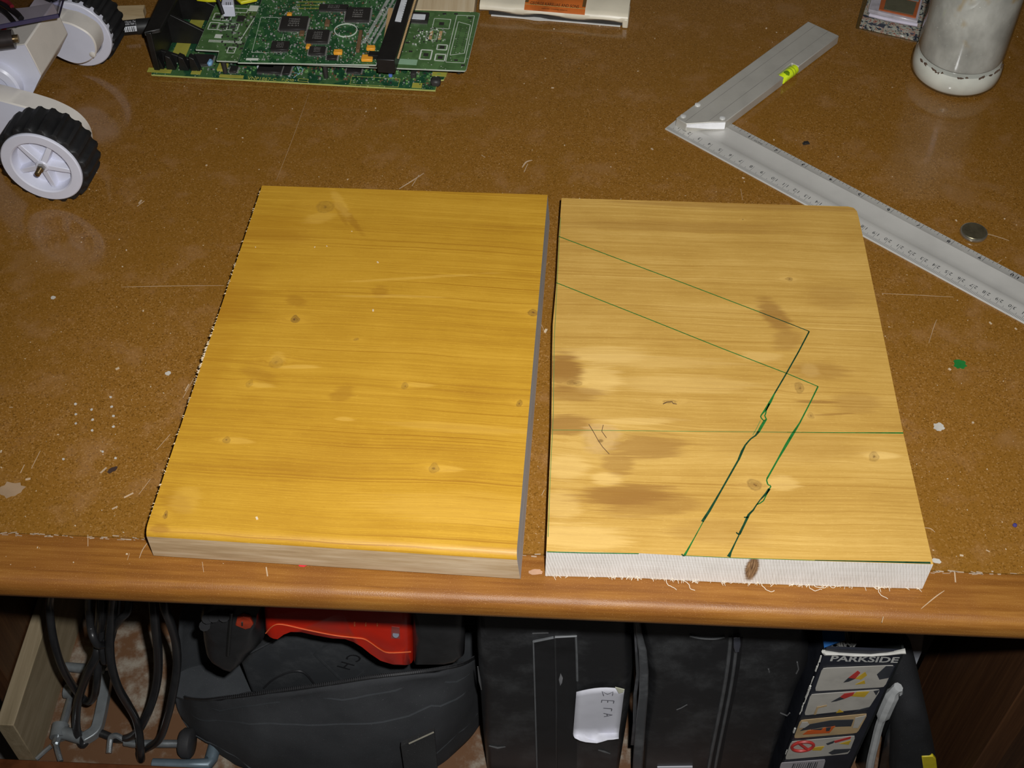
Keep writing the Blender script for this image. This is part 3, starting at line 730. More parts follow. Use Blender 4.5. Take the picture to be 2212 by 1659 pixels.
build('bubble', MB().lathe([(.0001, .0035), (.0028, .0042), (.0033, .0065), (.0028, .0088), (.0001, .0096)], vm @ Matrix.Translation((.0004, -.0016, 0)), 18), M('dark_bubble', (.16, .28, .01), .1), vial)
for zz in (.0125, .0155):
    build('ring_mark', MB().lathe([(.0042, zz-.0003), (.00445, zz-.0003), (.00445, zz+.0003), (.0042, zz+.0003)], vm, 24, caps=False), M('vial_ring', (.25, .33, .02), .3), vial)

# ================================================================== COIN CELL
c = at(2102, 506, 0)
cc = thing('coin_cell', c, 'silver button cell battery lying flat beside the ruler blade', 'battery')
mst = M('worn_steel', (.42, .40, .34), .30, metal=.85, var=.12, vscale=300)
Mc = Matrix.Translation((c.x, c.y, 0))
build('can', MB().lathe([(.0001, .0001), (.0088, .0001), (.0096, .0005), (.0099, .0012), (.0099, .0024), (.0096, .003), (.0092, .0031), (.0001, .0031)], Mc, 40), mst, cc)
build('cap', MB().lathe([(.0090, .0030), (.0086, .0034), (.0001, .0035)], Mc, 40), M('dull_tin', (.22, .19, .12), .34, metal=.8, var=.15, vscale=200), cc)
# ================================================================== THINGS AT THE BACK OF THE BENCH
def boxpx(mb, quad, z, h): return mb.prism([at(u, v, z) for u, v in quad], (0, 0, h))
# ------------------------------------------------------------------ white wheeled robot
RAx = Vector((sin(radians(8)), cos(radians(8)), 0)); RRt = Vector((cos(radians(8)), -sin(radians(8)), 0))
WR = .0345
c1 = at(90, 361, WR)
rob = thing('toy_robot', Vector((c1.x-.02, c1.y+.1, 0)), 'white plastic toy robot chassis with chunky black wheels and loose wires', 'robot')
mpl = M('white_plastic', (.64, .65, .75), .32, var=.03); mpc = M('cream_white_plastic', (.66, .62, .57), .4, var=.04); mrub = M('black_rubber', (.012, .012, .013), .55, var=.2, bump=.15)
def wheel_matrix(c, flip=False):
    ax = RAx if not flip else -RAx
    zc = ax; xc = RRt; yc = zc.cross(xc)
    return Matrix(((xc.x, yc.x, zc.x, c.x), (xc.y, yc.y, zc.y, c.y), (xc.z, yc.z, zc.z, c.z), (0, 0, 0, 1)))
def make_wheel(c, outer):
    """wheel whose near face is at c, body running back along the axle"""
    Mx = wheel_matrix(c); NT_ = 21; seg_ = 8; rings = []
    for (w, base, amp) in ((.0008, .0290, 0), (.0006, .0310, 0.0008), (.0016, .0318, .0022), (.006, .0322, .0026), (.024, .0322, .0026), (.0272, .0318, .0022), (.0282, .0310, 0.0008), (.0280, .0290, 0)):
        r = []
        for k in range(NT_*seg_):
            ph = (k/seg_) % 1; bump = max(0, min(1, (.5-abs(ph-.5))*6-1.1)); a = 2*pi*k/(NT_*seg_)
            rr = base + amp*(bump*1.0) - (0 if outer else .0022)
            r.append(Mx @ Vector((rr*cos(a), rr*sin(a), w)))
        rings.append(r)
    mb = MB().loft(rings, caps=False); tire = build('tire', mb, mrub, rob, smooth=50)
    rim = build('rim', MB().lathe([(.0295, .012), (.0302, .001), (.0300, -.0006), (.0292, -.0012), (.0228, -.0012), (.0218, -.0004), (.0208, .008), (.006, .0085), (.0001, .0085)], Mx, 56, caps=False), mpl, rob, smooth=35)
    if outer:
        for k in range(5):
            a = 2*pi*k/5 + .2; d = Vector((cos(a), sin(a), 0)); s_ = Vector((-sin(a), cos(a), 0)); pts = []
            for r_, w_, zt in ((.003, .0030, .0008), (.0212, .0024, .0030)):
                pts.append([Mx @ (d*r_ + s_*w_ + Vector((0, 0, .0086))), Mx @ (d*r_ + s_*w_*.75 + Vector((0, 0, zt))), Mx @ (d*r_ - s_*w_*.75 + Vector((0, 0, zt))), Mx @ (d*r_ - s_*w_ + Vector((0, 0, .0086)))])
            build('spoke', MB().loft(pts), mpl, rim, bevel=.0004)
        build('hub', MB().lathe([(.0058, .0085), (.0050, .0010), (.0042, .0002), (.0001, .0002)], Mx, 24, caps=False), mpl, rim)
        ms = M('brass_screw', (.32, .23, .12), .28, metal=.9)
        build('nut', MB().lathe([(.0032, .0004), (.0032, -.0022), (.0028, -.0028), (.0001, -.0028)], Mx, 6, caps=False), M('steel_nut', (.5, .47, .42), .25, metal=.9), rim, smooth=20)
        pr = []
        for k in range(15): pr.append((.0021 if k % 2 else .0016, -.0026-k*.00045))
        build('axle_screw', MB().lathe(pr+[(.0001, -.0091)], Mx, 16, caps=False), ms, rim)
    else:
        build('hub', MB().lathe([(.0058, .0085), (.0050, -.003), (.0001, -.003)], Mx, 24, caps=False), mpl, rim)
make_wheel(c1, True)
c2 = at(163, 74, WR)
make_wheel(c2, False)
def arm(px, pl, th, name='gear_arm'):
    pts = [atpl(u, v, pl, RAx) for u, v in px]
    for p in pts: p.z = max(p.z, .003)
    pts = spline(pts + [pts[0]], 4)[:-1]
    n = len(pts); c = sum(pts, Vector())/n
    rings = [[p + (c-p).normalized()*.001 for p in pts], [p + RAx*.001 for p in pts], [p + RAx*(th-.001) for p in pts], [p + (c-p).normalized()*.001 + RAx*th for p in pts]]
    mb = MB(); mb.cur = 1; mb.loft(rings, caps=False); mb.cur = 0
    mb.add(rings[0], [tuple(range(n))[::-1]]); mb.add(rings[3], [tuple(range(n))])
    return build(name, mb, [mpl, mpc], rob, smooth=40)
arm([(-90, 200), (-30, 210), (30, 225), (70, 236), (110, 250), (150, 272), (175, 300), (183, 330), (176, 358), (150, 380), (100, 388), (20, 376), (-90, 350)], c1 + RAx*.0335, .018)
fa = arm([(60, 20), (100, 36), (125, 45), (154, 52), (183, 67), (198, 80), (206, 95), (208, 112), (203, 124), (190, 134), (168, 139), (140, 131), (106, 114), (60, 96)], c2 - RAx*.021, .018)
for (u, v, r) in ((124, 85, .0035), (200, 118, .0026)):
    p = atpl(u, v, c2 - RAx*.0212, RAx)
    build('rivet_head', MB().lathe([(r*1.0, .001), (r, -.0004), (r*.6, -.001), (.0001, -.0011)], wheel_matrix(p), 20, caps=False), mpc, fa)
bd = [atpl(u, v, c1 + RAx*.062, RAx) for u, v in ((-80, 112), (0, 104), (54, 96), (72, 130), (89, 164), (79, 184), (70, 204), (30, 196), (-80, 188))]
chs = build('chassis', MB().prism(bd, RAx*.055), mpc, rob, bevel=.0012)
fp = [p - RAx*.0006 for p in bd]; build('front_plate', MB().prism(fp, RAx*.0005), mpl, chs, smooth=0)
pbo = atpl(-4, 180, c1 + RAx*.058, RAx)
build('gear_boss', MB().lathe([(.018, .004), (.018, -.003), (.0165, -.0045), (.010, -.0045), (.009, -.002), (.0001, -.002)], wheel_matrix(pbo), 40, caps=False), mpl, chs)
ZC = max(p.z for p in bd)
motor = build('motor', MB().tube([at(-40, 92, ZC+.006), at(30, 84, ZC+.006)], .007, 20), M('dark_motor_can', (.06, .05, .05), .3, metal=.6), rob)
build('terminal', MB().tube([at(30, 84, ZC+.006), at(40, 83, ZC+.006)], .003, 10), M('brass_screw', (.32, .23, .12), .28, metal=.9), motor)
pp = [at(u, v, ZC+.018) for u, v in ((-120, 85), (-10, 62), (129, 36), (139, 0), (146, -30), (-120, -30))]
pl_ = build('cover_plate', MB().prism(pp, (0, 0, .0025)), mat_glass('clear_acrylic', (.90, .89, .95), .05), rob, smooth=0, label='clear acrylic cover plate')
ed = MB(); 
for a_, b_ in ((0, 1), (1, 2), (2, 3), (3, 4)):
    ed.prism([pp[a_]+Vector((0, 0, -.0002)), pp[b_]+Vector((0, 0, -.0002)), pp[b_]+Vector((0, -.0012, -.0002)), pp[a_]+Vector((0, -.0012, -.0002))], (0, 0, .0029))
build('plate_edge', ed, M('violet_tinted_edge', (.05, .045, .10), .3), pl_, smooth=0)
mwk = M('black_wire', (.012, .012, .013), .4); mwr = M('red_wire', (.35, .02, .03), .4)
for px, z, mm, r in (([(-20, -8), (10, 10), (35, 28), (46, 40)], .095, mwk, .0022), ([(-20, 8), (8, 24), (28, 45), (34, 56)], .092, mwk, .0019), ([(-10, -8), (16, 4), (26, 14)], .098, mwr, .0016), ([(-20, 80), (2, 72), (10, 62)], .09, mwr, .0016)):
    build('wire', MB().tube(spline([at(u, v, z) for u, v in px], 5), r, 8), mm, rob)

# ------------------------------------------------------------------ black marker pen with a barcode sleeve
a0, a1 = at(205, 66, .0065), at(352, 53, .0065); ax = (a1-a0).normalized(); ln = (a1-a0).length
mkp = thing('marker_pen', (a0+a1)/2 - UP*.0065, 'black permanent marker with a white barcode lying beside the circuit boards', 'marker')
zc = ax; xc = UP.cross(ax).normalized(); yc = zc.cross(xc)
MP = Matrix(((xc.x, yc.x, zc.x, a0.x), (xc.y, yc.y, zc.y, a0.y), (xc.z, yc.z, zc.z, a0.z), (0, 0, 0, 1)))
build('barrel', MB().lathe([(.0001, 0), (.006, .0004), (.0064, .002), (.0064, ln*.62), (.0001, ln*.62)], MP, 32), M('gloss_black_plastic', (.012, .012, .013), .3), mkp)
build('cap', MB().lathe([(.0001, ln*.62), (.0067, ln*.621), (.0067, ln*.95), (.0055, ln), (.0001, ln)], MP, 32), M('matt_black_cap', (.014, .014, .014), .5), mkp)
def wrap(s, a, r=.00648):
    n_ = -xc                                           # towards the camera side
    return a0 + ax*s + (n_*cos(a) + UP*sin(a))*r
bw = MB(); s0, s1 = (at(250, 72, .0065)-a0).dot(ax), (at(302, 66, .0065)-a0).dot(ax)
for k in range(10):
    b0 = .0 + k*.07; bw.add([wrap(s0, b0), wrap(s1, b0), wrap(s1, b0+.07), wrap(s0, b0+.07)], [(0, 1, 2, 3)])
lab = build('barcode_label', bw, M('white_label_paper', (.72, .74, .78), .5), mkp)
bb = MB(); s = s0; rnd = random.Random(2)
while s < s1-.003:
    w = rnd.choice((.0003, .0003, .0006, .0009))
    for k in range(6):
        b0 = .04+k*.1; bb.add([wrap(s, b0, .00653), wrap(s+w, b0, .00653), wrap(s+w, b0+.1, .00653), wrap(s, b0+.1, .00653)], [(0, 1, 2, 3)])
    s += w + rnd.choice((.0004, .0006, .0008))
build('barcode', bb, mblk, lab, kind='stuff', smooth=0)
lt = MB()
for s_, x_, a_ in (('porous surfaces. Permanente', .0, 1.35), ('pour surfaces non poreuses', .0, 1.02)):
    vs, fs, tw, th = text_mesh(s_); k = .0255/tw; sm = s0+.0130
    lt.add([wrap(sm+v.x*k, a_+v.y*k/.0065*1.5, .00655) for v in vs], fs)
vs, fs, tw, th = text_mesh('marker'); 
build('lettering', lt, M('white_print', (.6, .6, .62), .5), mkp, smooth=0)

# ------------------------------------------------------------------ small notched wood offcut
wo = MB(); boxpx(wo, [(246, 12), (313, 10), (309, 22), (314, 43), (252, 46), (254, 24), (247, 20)], .0085, -.0083)
o = build('wood_offcut', wo, mat_raw('pale_offcut_wood', (.40, .28, .15), (.52, .39, .22), (.62, .5, .32), 40, 200, 200), bevel=.0006)
tag(o, 'small notched pale wood offcut behind the black marker', 'wood offcut')

# ------------------------------------------------------------------ circuit boards
def mat_pcb(name, a, b_, trace, pads):
    m, nt, bs = newmat(name); g = NT(nt); P = g.coord('Object')
    n1 = g.noise(P, 120, 3, .6)
    col = g.ramp(n1, [(.3, a), (.7, b_)])
    br = g.n('ShaderNodeTexBrick'); g.put(br.inputs[0], g.map(P, (260, 260, 1), (0, 0, 0), (0, 0, .4)));
    br.inputs['Scale'].default_value = 1; br.inputs['Mortar Size'].default_value = .10; br.inputs['Color1'].default_value = (0, 0, 0, 1); br.inputs['Color2'].default_value = (0, 0, 0, 1); br.inputs['Mortar'].default_value = (1, 1, 1, 1)
    gate = g.smooth(g.noise(P, 70, 2), .5, .55)
    col = g.mix(g.math('MULTIPLY', g.math('MULTIPLY', br.outputs[0], gate), .55), col, trace)
    v = g.vor(P, 520); wn = g.n('ShaderNodeTexWhiteNoise'); g.put(wn.inputs[0], v.outputs['Position'])
    dot = g.math('LESS_THAN', v.outputs['Distance'], g.math('MULTIPLY', g.smooth(wn.outputs[0], 1-pads, 1.), .32))
    col = g.mix(dot, col, (.45, .47, .40))
    g.put(bs.inputs['Base Color'], col); bs.inputs['Roughness'].default_value = .32
    return m
mchip = M('black_chip_epoxy', (.022, .02, .019), .45); mpin = M('tinned_pins', (.5, .49, .46), .35, metal=.7); mtan = M('orange_tantalum', (.78, .34, .03), .45); msilk = M('white_silkscreen', (.62, .66, .58), .6)
mgold = M('yellow_green_copper_pad', (.38, .36, .06), .4); mcream = M('white_label_paper', (.72, .74, .78), .5)
class PCB:
    def __init__(s, name, quad, z, th, mat, edge, label, cat='circuit board', group='stacked circuit boards'):
        P = [at(u, v, z) for u, v in quad]; s.z = z
        s.X = (P[1]-P[0]).normalized(); s.Y = Vector((-s.X.y, s.X.x, 0)); s.R = Matrix.Rotation(math.atan2(s.X.y, s.X.x), 3, 'Z')
        s.t = thing(name, Vector((sum(p.x for p in P)/len(P), sum(p.y for p in P)/len(P), z-th)), label, cat, group)
        mb = MB(); mb.prism([p - UP*th for p in P], UP*(th)); 
        s.b = build('substrate', mb, mat, s.t, smooth=0)
        me = MB()
        for i in range(len(P)):
            a, b = P[i]-UP*(th*.85), P[(i+1) % len(P)]-UP*(th*.85); d = (b-a).normalized(); nr = d.cross(UP)*.00025
            me.prism([a, b, b+nr, a+nr], UP*th*.7)
        build('board_edge', me, edge, s.b, smooth=0)
    def chip(s, u, v, w, d, h=.0022, pins=(1, 1, 1, 1), name='chip', mat=None):
        c = at(u, v, s.z+h); c.z = s.z
        o = build(name, MB().box(c+UP*(h/2+.0003), (w, d, h), s.R), mat or mchip, s.t, bevel=.0002, bseg=1)
        mb = MB()
        for side, on in enumerate(pins):
            if not on: continue
            ln = w if side < 2 else d; n = max(3, int(ln/.0011))
            for k in range(n):
                f = (k+.5)/n - .5
                p = s.X*(f*w) + s.Y*((d/2+.0006)*(1 if side == 0 else -1)) if side < 2 else s.Y*(f*d) + s.X*((w/2+.0006)*(1 if side == 2 else -1))
                mb.box(c + p + UP*.0008, (.0004, .0014, .0010) if side < 2 else (.0014, .0004, .0010), s.R)
        if mb.v: build('pins', mb, mpin, o, kind='stuff', smooth=0)
        return o, c
    def part(s, name, u, v, w, d, h, mat, bevel=.0003):
        c = at(u, v, s.z+h); c.z = s.z
        return build(name, MB().box(c+UP*(h/2+.0001), (w, d, h), s.R), mat, s.t, bevel=bevel, bseg=1)
    def silk(s, mb, pts, w=.0005, close=False):
        P = [at(u, v, s.z+.0001) for u, v in pts]
        if close: P = P+[P[0], P[1]]
        for a, b in zip(P[:-1], P[1:]) : mb.ribbon([a, b], w, UP, .00006)
    def rect(s, mb, u, v, w, d, lw=.0006):
        c = at(u, v, s.z+.0001)
        for (x, y, a, b) in ((0, d/2, w, lw), (0, -d/2, w, lw), (w/2, 0, lw, d), (-w/2, 0, lw, d)):
            mb.box(c + s.X*x + s.Y*y, (a, b, .0001), s.R)
    def smd(s, n, quad, seed, mats, sc=1.):
        rnd = random.Random(seed); q = [Vector((u, v, 0)) for u, v in quad]; groups = {}
        for k in range(n):
            a, b = rnd.random(), rnd.random(); p = (q[0]*(1-a)+q[1]*a)*(1-b) + (q[3]*(1-a)+q[2]*a)*b
            c = at(p.x, p.y, s.z); w, d = rnd.choice(((.0016, .0008), (.0008, .0016), (.001, .0006), (.002, .0012), (.0012, .002))); i = rnd.choice(range(len(mats)))
            groups.setdefault(i, MB()).box(c+UP*.0005, (w*sc, d*sc, rnd.uniform(.0005, .001)), s.R)
        for i, mb in groups.items(): build('small_components', mb, mats[i], s.t, kind='stuff', smooth=0)
msol = M('solder', (.6, .6, .58), .3, metal=.6); mbrn = M('brown_smd', (.16, .09, .045), .5); mdk = M('dark_smd', (.03, .028, .026), .5); mgr = M('green_pad', (.16, .34, .10), .5)
# lowest board, on the bench
pb = PCB('circuit_board', [(327, 160), (940, 194), (946, 172), (958, 171), (968, 150), (985, 60), (1000, -20), (398, -20)], .0036, .0018, mat_pcb('dark_green_solder_mask', (.010, .050, .022), (.022, .095, .042), (.10, .20, .06), .5), M('yellow_green_laminate', (.40, .42, .12), .5), 'lowest dark green circuit board lying on the bench with a black bracket')
pb.chip(437, 128, .017, .014, .002); pb.chip(583, 148, .020, .010, .0022, (1, 1, 0, 0)); pb.part('white_sticker', 574, 141, .014, .005, .0024, mcream)
pb.part('crystal', 453, 131, .004, .007, .004, M('pale_blue_capacitor', (.20, .38, .60), .4), .0012)
pb.part('mounting_pad', 424, 155, .008, .006, .0006, mgold, 0); pb.part('mounting_pad', 481, 143, .008, .010, .0022, mgold); pb.part('mounting_pad', 901, 184, .008, .006, .0006, mgold, 0)
pb.part('mounting_pad', 950, 156, .012, .010, .0006, mgold, 0); pb.part('inductor', 941, 170, .008, .008, .006, mdk, .0015)
pb.part('copper_patch', 392, 106, .012, .02, .0003, mgold, 0); pb.part('copper_patch', 420, 60, .012, .03, .0003, mgold, 0); pb.part('copper_patch', 345, 152, .02, .006, .0003, mgold, 0); pb.part('copper_patch', 500, 165, .02, .004, .0003, mgold, 0)
pb.chip(620, 150, .006, .012, .002, (0, 0, 1, 1)); pb.chip(765, 150, .012, .008, .002); pb.chip(505, 148, .006, .008); pb.part('connector_block', 893, 155, .004, .006, .005, mdk); pb.part('capacitor', 843, 152, .003, .003, .006, M('blue_capacitor', (.10, .18, .55), .35))
pb.smd(420, [(345, 150), (940, 186), (955, 150), (450, 118)], 4, [msol, mbrn, mdk, mgr, mgr])
mb = MB(); pb.silk(mb, [(624, 166), (628, 150), (640, 140), (655, 150), (650, 160), (630, 156)], .0007); pb.silk(mb, [(640, 140), (648, 158), (634, 168)], .0007)
build('ribbon_wire', mb, M('pale_blue_wire', (.30, .48, .55), .5), pb.t, smooth=0)
mb = MB(); put_text(mb, 'VNP1867-C', at(566, 170, pb.z+.0001), pb.X, pb.Y, .0042, .024); put_text(mb, 'F-JMB', at(622, 173.5, pb.z+.0001), pb.X, pb.Y, .0040, .010)
pb.rect(mb, 655, 173, .008, .003, .0004); pb.rect(mb, 810, 176, .04, .011, .0003); build('silkscreen', mb, M('yellow_silkscreen', (.50, .48, .10), .6), pb.t, smooth=0)
# black plastic bracket standing on it
mbp = M('black_bracket_plastic', (.010, .0095, .009), .42, var=.2)
q0 = at(333, 153, pb.z); H = .036; Xb, Yb = pb.X, pb.Y
def bp3(x, y, z): return q0 + Xb*x + Yb*y + UP*z
br = build('bracket', MB().prism([bp3(0, 0, .0004), bp3(.005, 0, .0004), bp3(.005, .13, .0004), bp3(0, .13, .0004)], (0, 0, H)), mbp, pb.t, bevel=.0008)
build('flange', MB().prism([bp3(-.001, 0, H-.003), bp3(.011, .006, H-.003), bp3(.016, .13, H-.003), bp3(-.001, .13, H-.003)], (0, 0, .004)), mbp, br, bevel=.0008)
for (y0, ln, hh) in ((.012, .032, .012), (.040, .046, .030), (.075, .05, .032), (.10, .05, .034)):
    build('gusset', MB().prism([bp3(.004, y0, .0004), bp3(ln, y0, .0004), bp3(ln*.85, y0, hh*.35), bp3(.004, y0, hh)], Yb*.003), mbp, br, bevel=.0004)
build('rear_wall', MB().prism([bp3(.0, .078, .0004), bp3(.06, .078, .0004), bp3(.05, .078, H+.008), bp3(0, .078, H+.008)], Yb*.004), mbp, br, bevel=.0006)
build('rail', MB().tube([bp3(.014, .06, H+.004), bp3(.026, .062, H+.008), bp3(.046, .055, H+.004), bp3(.052, .045, H-.008)], .0016, 8), mbp, br)
for x in (.004, .014, .025, .034):
    build('foot', MB().prism([bp3(x-.004, .002, .0004), bp3(x+.004, .002, .0004), bp3(x+.001, .002, .012), bp3(x-.003, .002, .014)], Yb*.006), mbp, br, bevel=.0004)
# middle board with slot connector
pm = PCB('circuit_board', [(423, 106), (474, 109), (468, 130), (1004, 152), (1007, 149), (1036, 28), (1030, 26), (466, 9)], .022, .0016, mat_pcb('mid_green_solder_mask', (.052, .115, .036), (.080, .162, .056), (.11, .22, .075), .25), M('pale_laminate_edge', (.42, .46, .40), .5), 'middle green circuit board with white printed outlines and a black slot')
for (u, v, h) in ((480, 120, 1), (700, 130, 1), (990, 120, 1), (500, 20, 1), (1010, 40, 1)):
    c = at(u, v, .0204); build('standoff', MB().tube([Vector((c.x, c.y, .0037)), Vector((c.x, c.y, .0204))], .002, 10), mdk, pm.t)
mb = MB()
for (u, v, w, d) in ((472, 36, .008, .010), (489, 38, .008, .009), (462, 56, .008, .010), (481, 58, .008, .009), (503, 58, .009, .009), (512, 22, .018, .006), (500, 108, .006, .008)): pm.rect(mb, u, v, w, d, .0008)
for (u, v, w, d) in ((955, 102, .008, .007), (951, 124, .008, .009), (920, 118, .009, .013)): pm.rect(mb, u, v, w, d, .0011)
pm.silk(mb, [(963, 133), (987, 33), (1025, 34), (1003, 136), (963, 134)], .0005); pm.silk(mb, [(972, 119), (990, 47), (1016, 54), (1003, 115), (972, 119)], .0005)
pm.silk(mb, [(553, 34), (518, 88)], .0008); pm.silk(mb, [(538, 76), (532, 87)], .001); pm.rect(mb, 954, 51, .014, .014, .0005); pm.rect(mb, 938, 75, .005, .014, .0005)
for k in range(24): pm.rect(mb, 452+k*3, 88+k*.15, .0006, .003, .0003)
build('silkscreen', mb, msilk, pm.t, smooth=0)
mb = MB()
for k in range(13):
    a = k/12; mb.box(at(982+14*(1-a), 112-54*(1-a), pm.z+.0001), (.0007, .0007, .0002), pm.R); mb.box(at(994+16*(1-a), 112-52*(1-a), pm.z+.0001), (.0007, .0007, .0002), pm.R)
for (u, v) in ((1015, 39), (985, 30), (960, 30), (985, 130), (1000, 141), (887, 111), (880, 92)): mb.box(at(u, v, pm.z+.0001), (.003, .002, .0002), pm.R)
for (u, v) in ((471, 36), (489, 38), (462, 56), (481, 58), (503, 58), (955, 102), (951, 124), (920, 118), (954, 51)): mb.box(at(u, v, pm.z+.0001), (.004, .004, .0002), pm.R)
build('drill_holes', mb, mdk, pm.t, smooth=0, kind='stuff')
o_, c_ = pm.chip(895, 35, .024, .013, .003, (1, 1, 0, 0)); pm.part('white_sticker', 905, 36, .011, .008, .0034, mcream)
pm.part('copper_patch', 931, 76, .0025, .012, .0003, M('copper_pad', (.50, .33, .16), .4), 0); pm.part('copper_patch', 951, 76, .0025, .012, .0003, M('copper_pad', (.50, .33, .16), .4), 0)
pm.part('printed_box', 872, 133, .022, .007, .0003, M('pale_green_print', (.25, .40, .26), .6), 0); pm.part('printed_box', 551, 18, .010, .008, .0003, msilk, 0); pm.part('printed_box', 472, 78, .006, .005, .0003, msilk, 0)
pm.chip(520, 40, .006, .008, .001, (0, 0, 0, 0)); pm.smd(70, [(470, 110), (520, 110), (560, 30), (480, 30)], 6, [msol, mdk, mdk]); pm.smd(60, [(890, 100), (960, 90), (965, 60), (900, 60)], 9, [msol, mdk, msilk], .8)
slq = [(803, 147), (856, 150), (900, -20), (868, -24)]
SP = [at(u, v, pm.z+.013) for u, v in ((813, 128), (852, 130), (903, -30), (868, -33))]
sl = build('slot_connector', MB().prism([p - UP*.0128 for p in SP], UP*.0128), mbp, pm.t, bevel=.0006)
lbl = [at(u, v, pm.z+.0132) for u, v in ((853, 46), (866, 48), (884, -14), (871, -14))]
ls = build('white_sticker', MB().prism(lbl, UP*.0002), mcream, sl, smooth=0)
mb = MB()
for k in range(10): mb.ribbon([at(866+k*1.3, 40-k*5, pm.z+.0135), at(870+k*1.3, 40-k*5, pm.z+.0135)], .0005, UP, .00005)
build('barcode', mb, mblk, ls, smooth=0, kind='stuff')
build('slot_end', MB().prism([at(u, v, pm.z+.0005) for u, v in ((797, 146), (856, 149), (858, 140), (800, 137))], UP*.012), mbp, sl, bevel=.0006)
mb = MB()
for k in range(40):
    a = k/39; mb.box(at(860+38*a, 125-128*a, pm.z+.0125), (.0016, .0008, .0008), pm.R)
build('contact_row', mb, M('copper_pad', (.50, .33, .16), .4), sl, smooth=0, kind='stuff')
mb = MB(); mb.prism([at(u, v, pm.z+.0012) for u, v in ((838, 112), (846, 113), (880, -10), (874, -10))], UP*.0006)
# top card plugged into the slot
pc = PCB('expansion_card', [(514, 134), (812, 139), (816, 128), (832, 80), (868, -20), (575, -24)], .0305, .0016, mat_pcb('deep_green_solder_mask', (.012, .062, .020), (.024, .100, .036), (.07, .19, .06), .8), M('pale_laminate_edge', (.42, .46, .40), .5), 'top green circuit card crowded with black chips and orange capacitors', 'circuit board')
for (u, v, w, d, pn) in ((635, 49, .022, .019, (1, 1, 1, 1)), (686, 77, .018, .017, (1, 1, 1, 1)), (605, 98, .014, .012, (1, 1, 0, 0)), (685, 108, .013, .010, (1, 1, 1, 1)), (773, 30, .020, .019, (1, 1, 1, 1)), (721, 15, .024, .008, (1, 1, 0, 0))):
    o_, c_ = pc.chip(u, v, w, d, .0026, pn)
    mb = MB(); rnd = random.Random(int(u))
    for k in range(4): put_text(mb, rnd.choice(('8432C', 'TX-197', 'MB860', 'K4-21', 'A093')), c_+UP*.00296+pc.Y*(d*(.25-.16*k)), pc.X, pc.Y, d*.09, w*.4)
    build('chip_print', mb, M('grey_chip_print', (.30, .29, .27), .6), o_, smooth=0)
for (u, v, w, d) in ((625, 29, .004, .004), (666, 98, .004, .005), (730, 110, .007, .005), (801, 101, .007, .005), (793, 123, .009, .007)): pc.part('tantalum_capacitor', u, v, w, d, .0026, mtan, .0004)
pc.part('brown_capacitor', 652, 70, .004, .006, .002, mbrn); pc.part('brown_capacitor', 707, 48, .004, .008, .002, mbrn); pc.part('relay_strip', 776, 86, .003, .028, .003, mbrn); pc.chip(717, 123, .008, .005, .002, (0, 0, 1, 1))
cr_ = at(747, 66, pc.z); 
build('coil_ring', MB().lathe([(.0088, .0001), (.0096, .0001), (.0096, .0006), (.0088, .0006), (.0088, .0001)], Matrix.Translation((cr_.x, cr_.y, pc.z)), 40, caps=False), msilk, pc.t)
pc.smd(520, [(540, 130), (800, 132), (850, 5), (590, 2)], 14, [msol, msol, mbrn, mdk, M('grey_smd', (.3, .3, .28), .5)], .75)
mb = MB()
for k in range(34):
    a = k/33
    for w_, uu in ((0, 800), (1, 812), (2, 822)): mb.box(at(uu-14+52*a, 92-92*a, pc.z+.0002), (.002 if w_ else .003, .0009, .0004), pc.R)
build('solder_row', mb, msol, pc.t, smooth=0, kind='stuff')
mb = MB()
for k in range(26):
    for r_ in (0, 1, 2): mb.box(at(642+k*2.4, 4+r_*7, pc.z+.0002), (.0005, .0012, .0003), pc.R)
build('pad_grid', mb, mgold, pc.t, smooth=0, kind='stuff')
mb = MB(); pc.rect(mb, 583, 75, .022, .05, .0003); mb.box(at(545, 128, pc.z+.0001), (.010, .003, .0001), pc.R); put_text(mb, 'J402', at(640, 15, pc.z+.0001), pc.X, pc.Y, .002, .006)
build('silkscreen', mb, msilk, pc.t, smooth=0)
pc.part('edge_contacts', 838, 58, .004, .055, .0004, M('copper_pad', (.50, .33, .16), .4), 0)
build('support_peg', MB().tube([at(540, 120, .0289)*1, Vector((at(540, 120, .0289).x, at(540, 120, .0289).y, .0221))], .0015, 8), mdk, pc.t)

# white plug with yellow tape behind the boards
wp = thing('cable_plug', at(488, -6, .024), 'white cable plug with three dark slots behind the circuit boards', 'plug')
pq = [at(u, v, .034) for u, v in ((477, 12), (505, 12), (503, -14), (482, -14))]
build('plug_body', MB().prism([p-UP*.011 for p in pq], UP*.011), M('white_plastic', (.70, .70, .74), .32), wp, bevel=.0008)
mb = MB()
for u in (488, 492.5, 497): mb.prism([at(u, 11, .0342), at(u+1.4, 11, .0342), at(u+1.4, 5, .0342), at(u, 5, .0342)], UP*.0002)
build('plug_slots', mb, mdk, wp, smooth=0, kind='stuff')
for i, (px, lab_) in enumerate(((((425, 3), (450, 6), (478, 5), (480, -20), (415, -20)), 'bright yellow tape strip left of the white plug'), (((508, 0), (521, 11), (556, 4), (560, -20), (505, -20)), 'bright yellow tape strip right of the white plug'))):
    o = build('yellow_tape', MB().prism([at(u, v, .0262) for u, v in px], UP*.0030), M('yellow_plastic_tape', (.62, .58, .02), .35), bevel=.0008)
    tag(o, lab_, 'tape', 'yellow tape strips')

# ------------------------------------------------------------------ pale wooden block
wbk = MB(); boxpx(wbk, [(880, 20), (1023, 26), (1031, -40), (894, -46)], .0185, -.0183)
tag(build('wooden_block', wbk, mat_raw('pale_block_wood', (.50, .37, .22), (.62, .49, .31), (.70, .58, .40), 300, 14, 300), bevel=.0008), 'pale pine block lying behind the circuit boards', 'wood block')

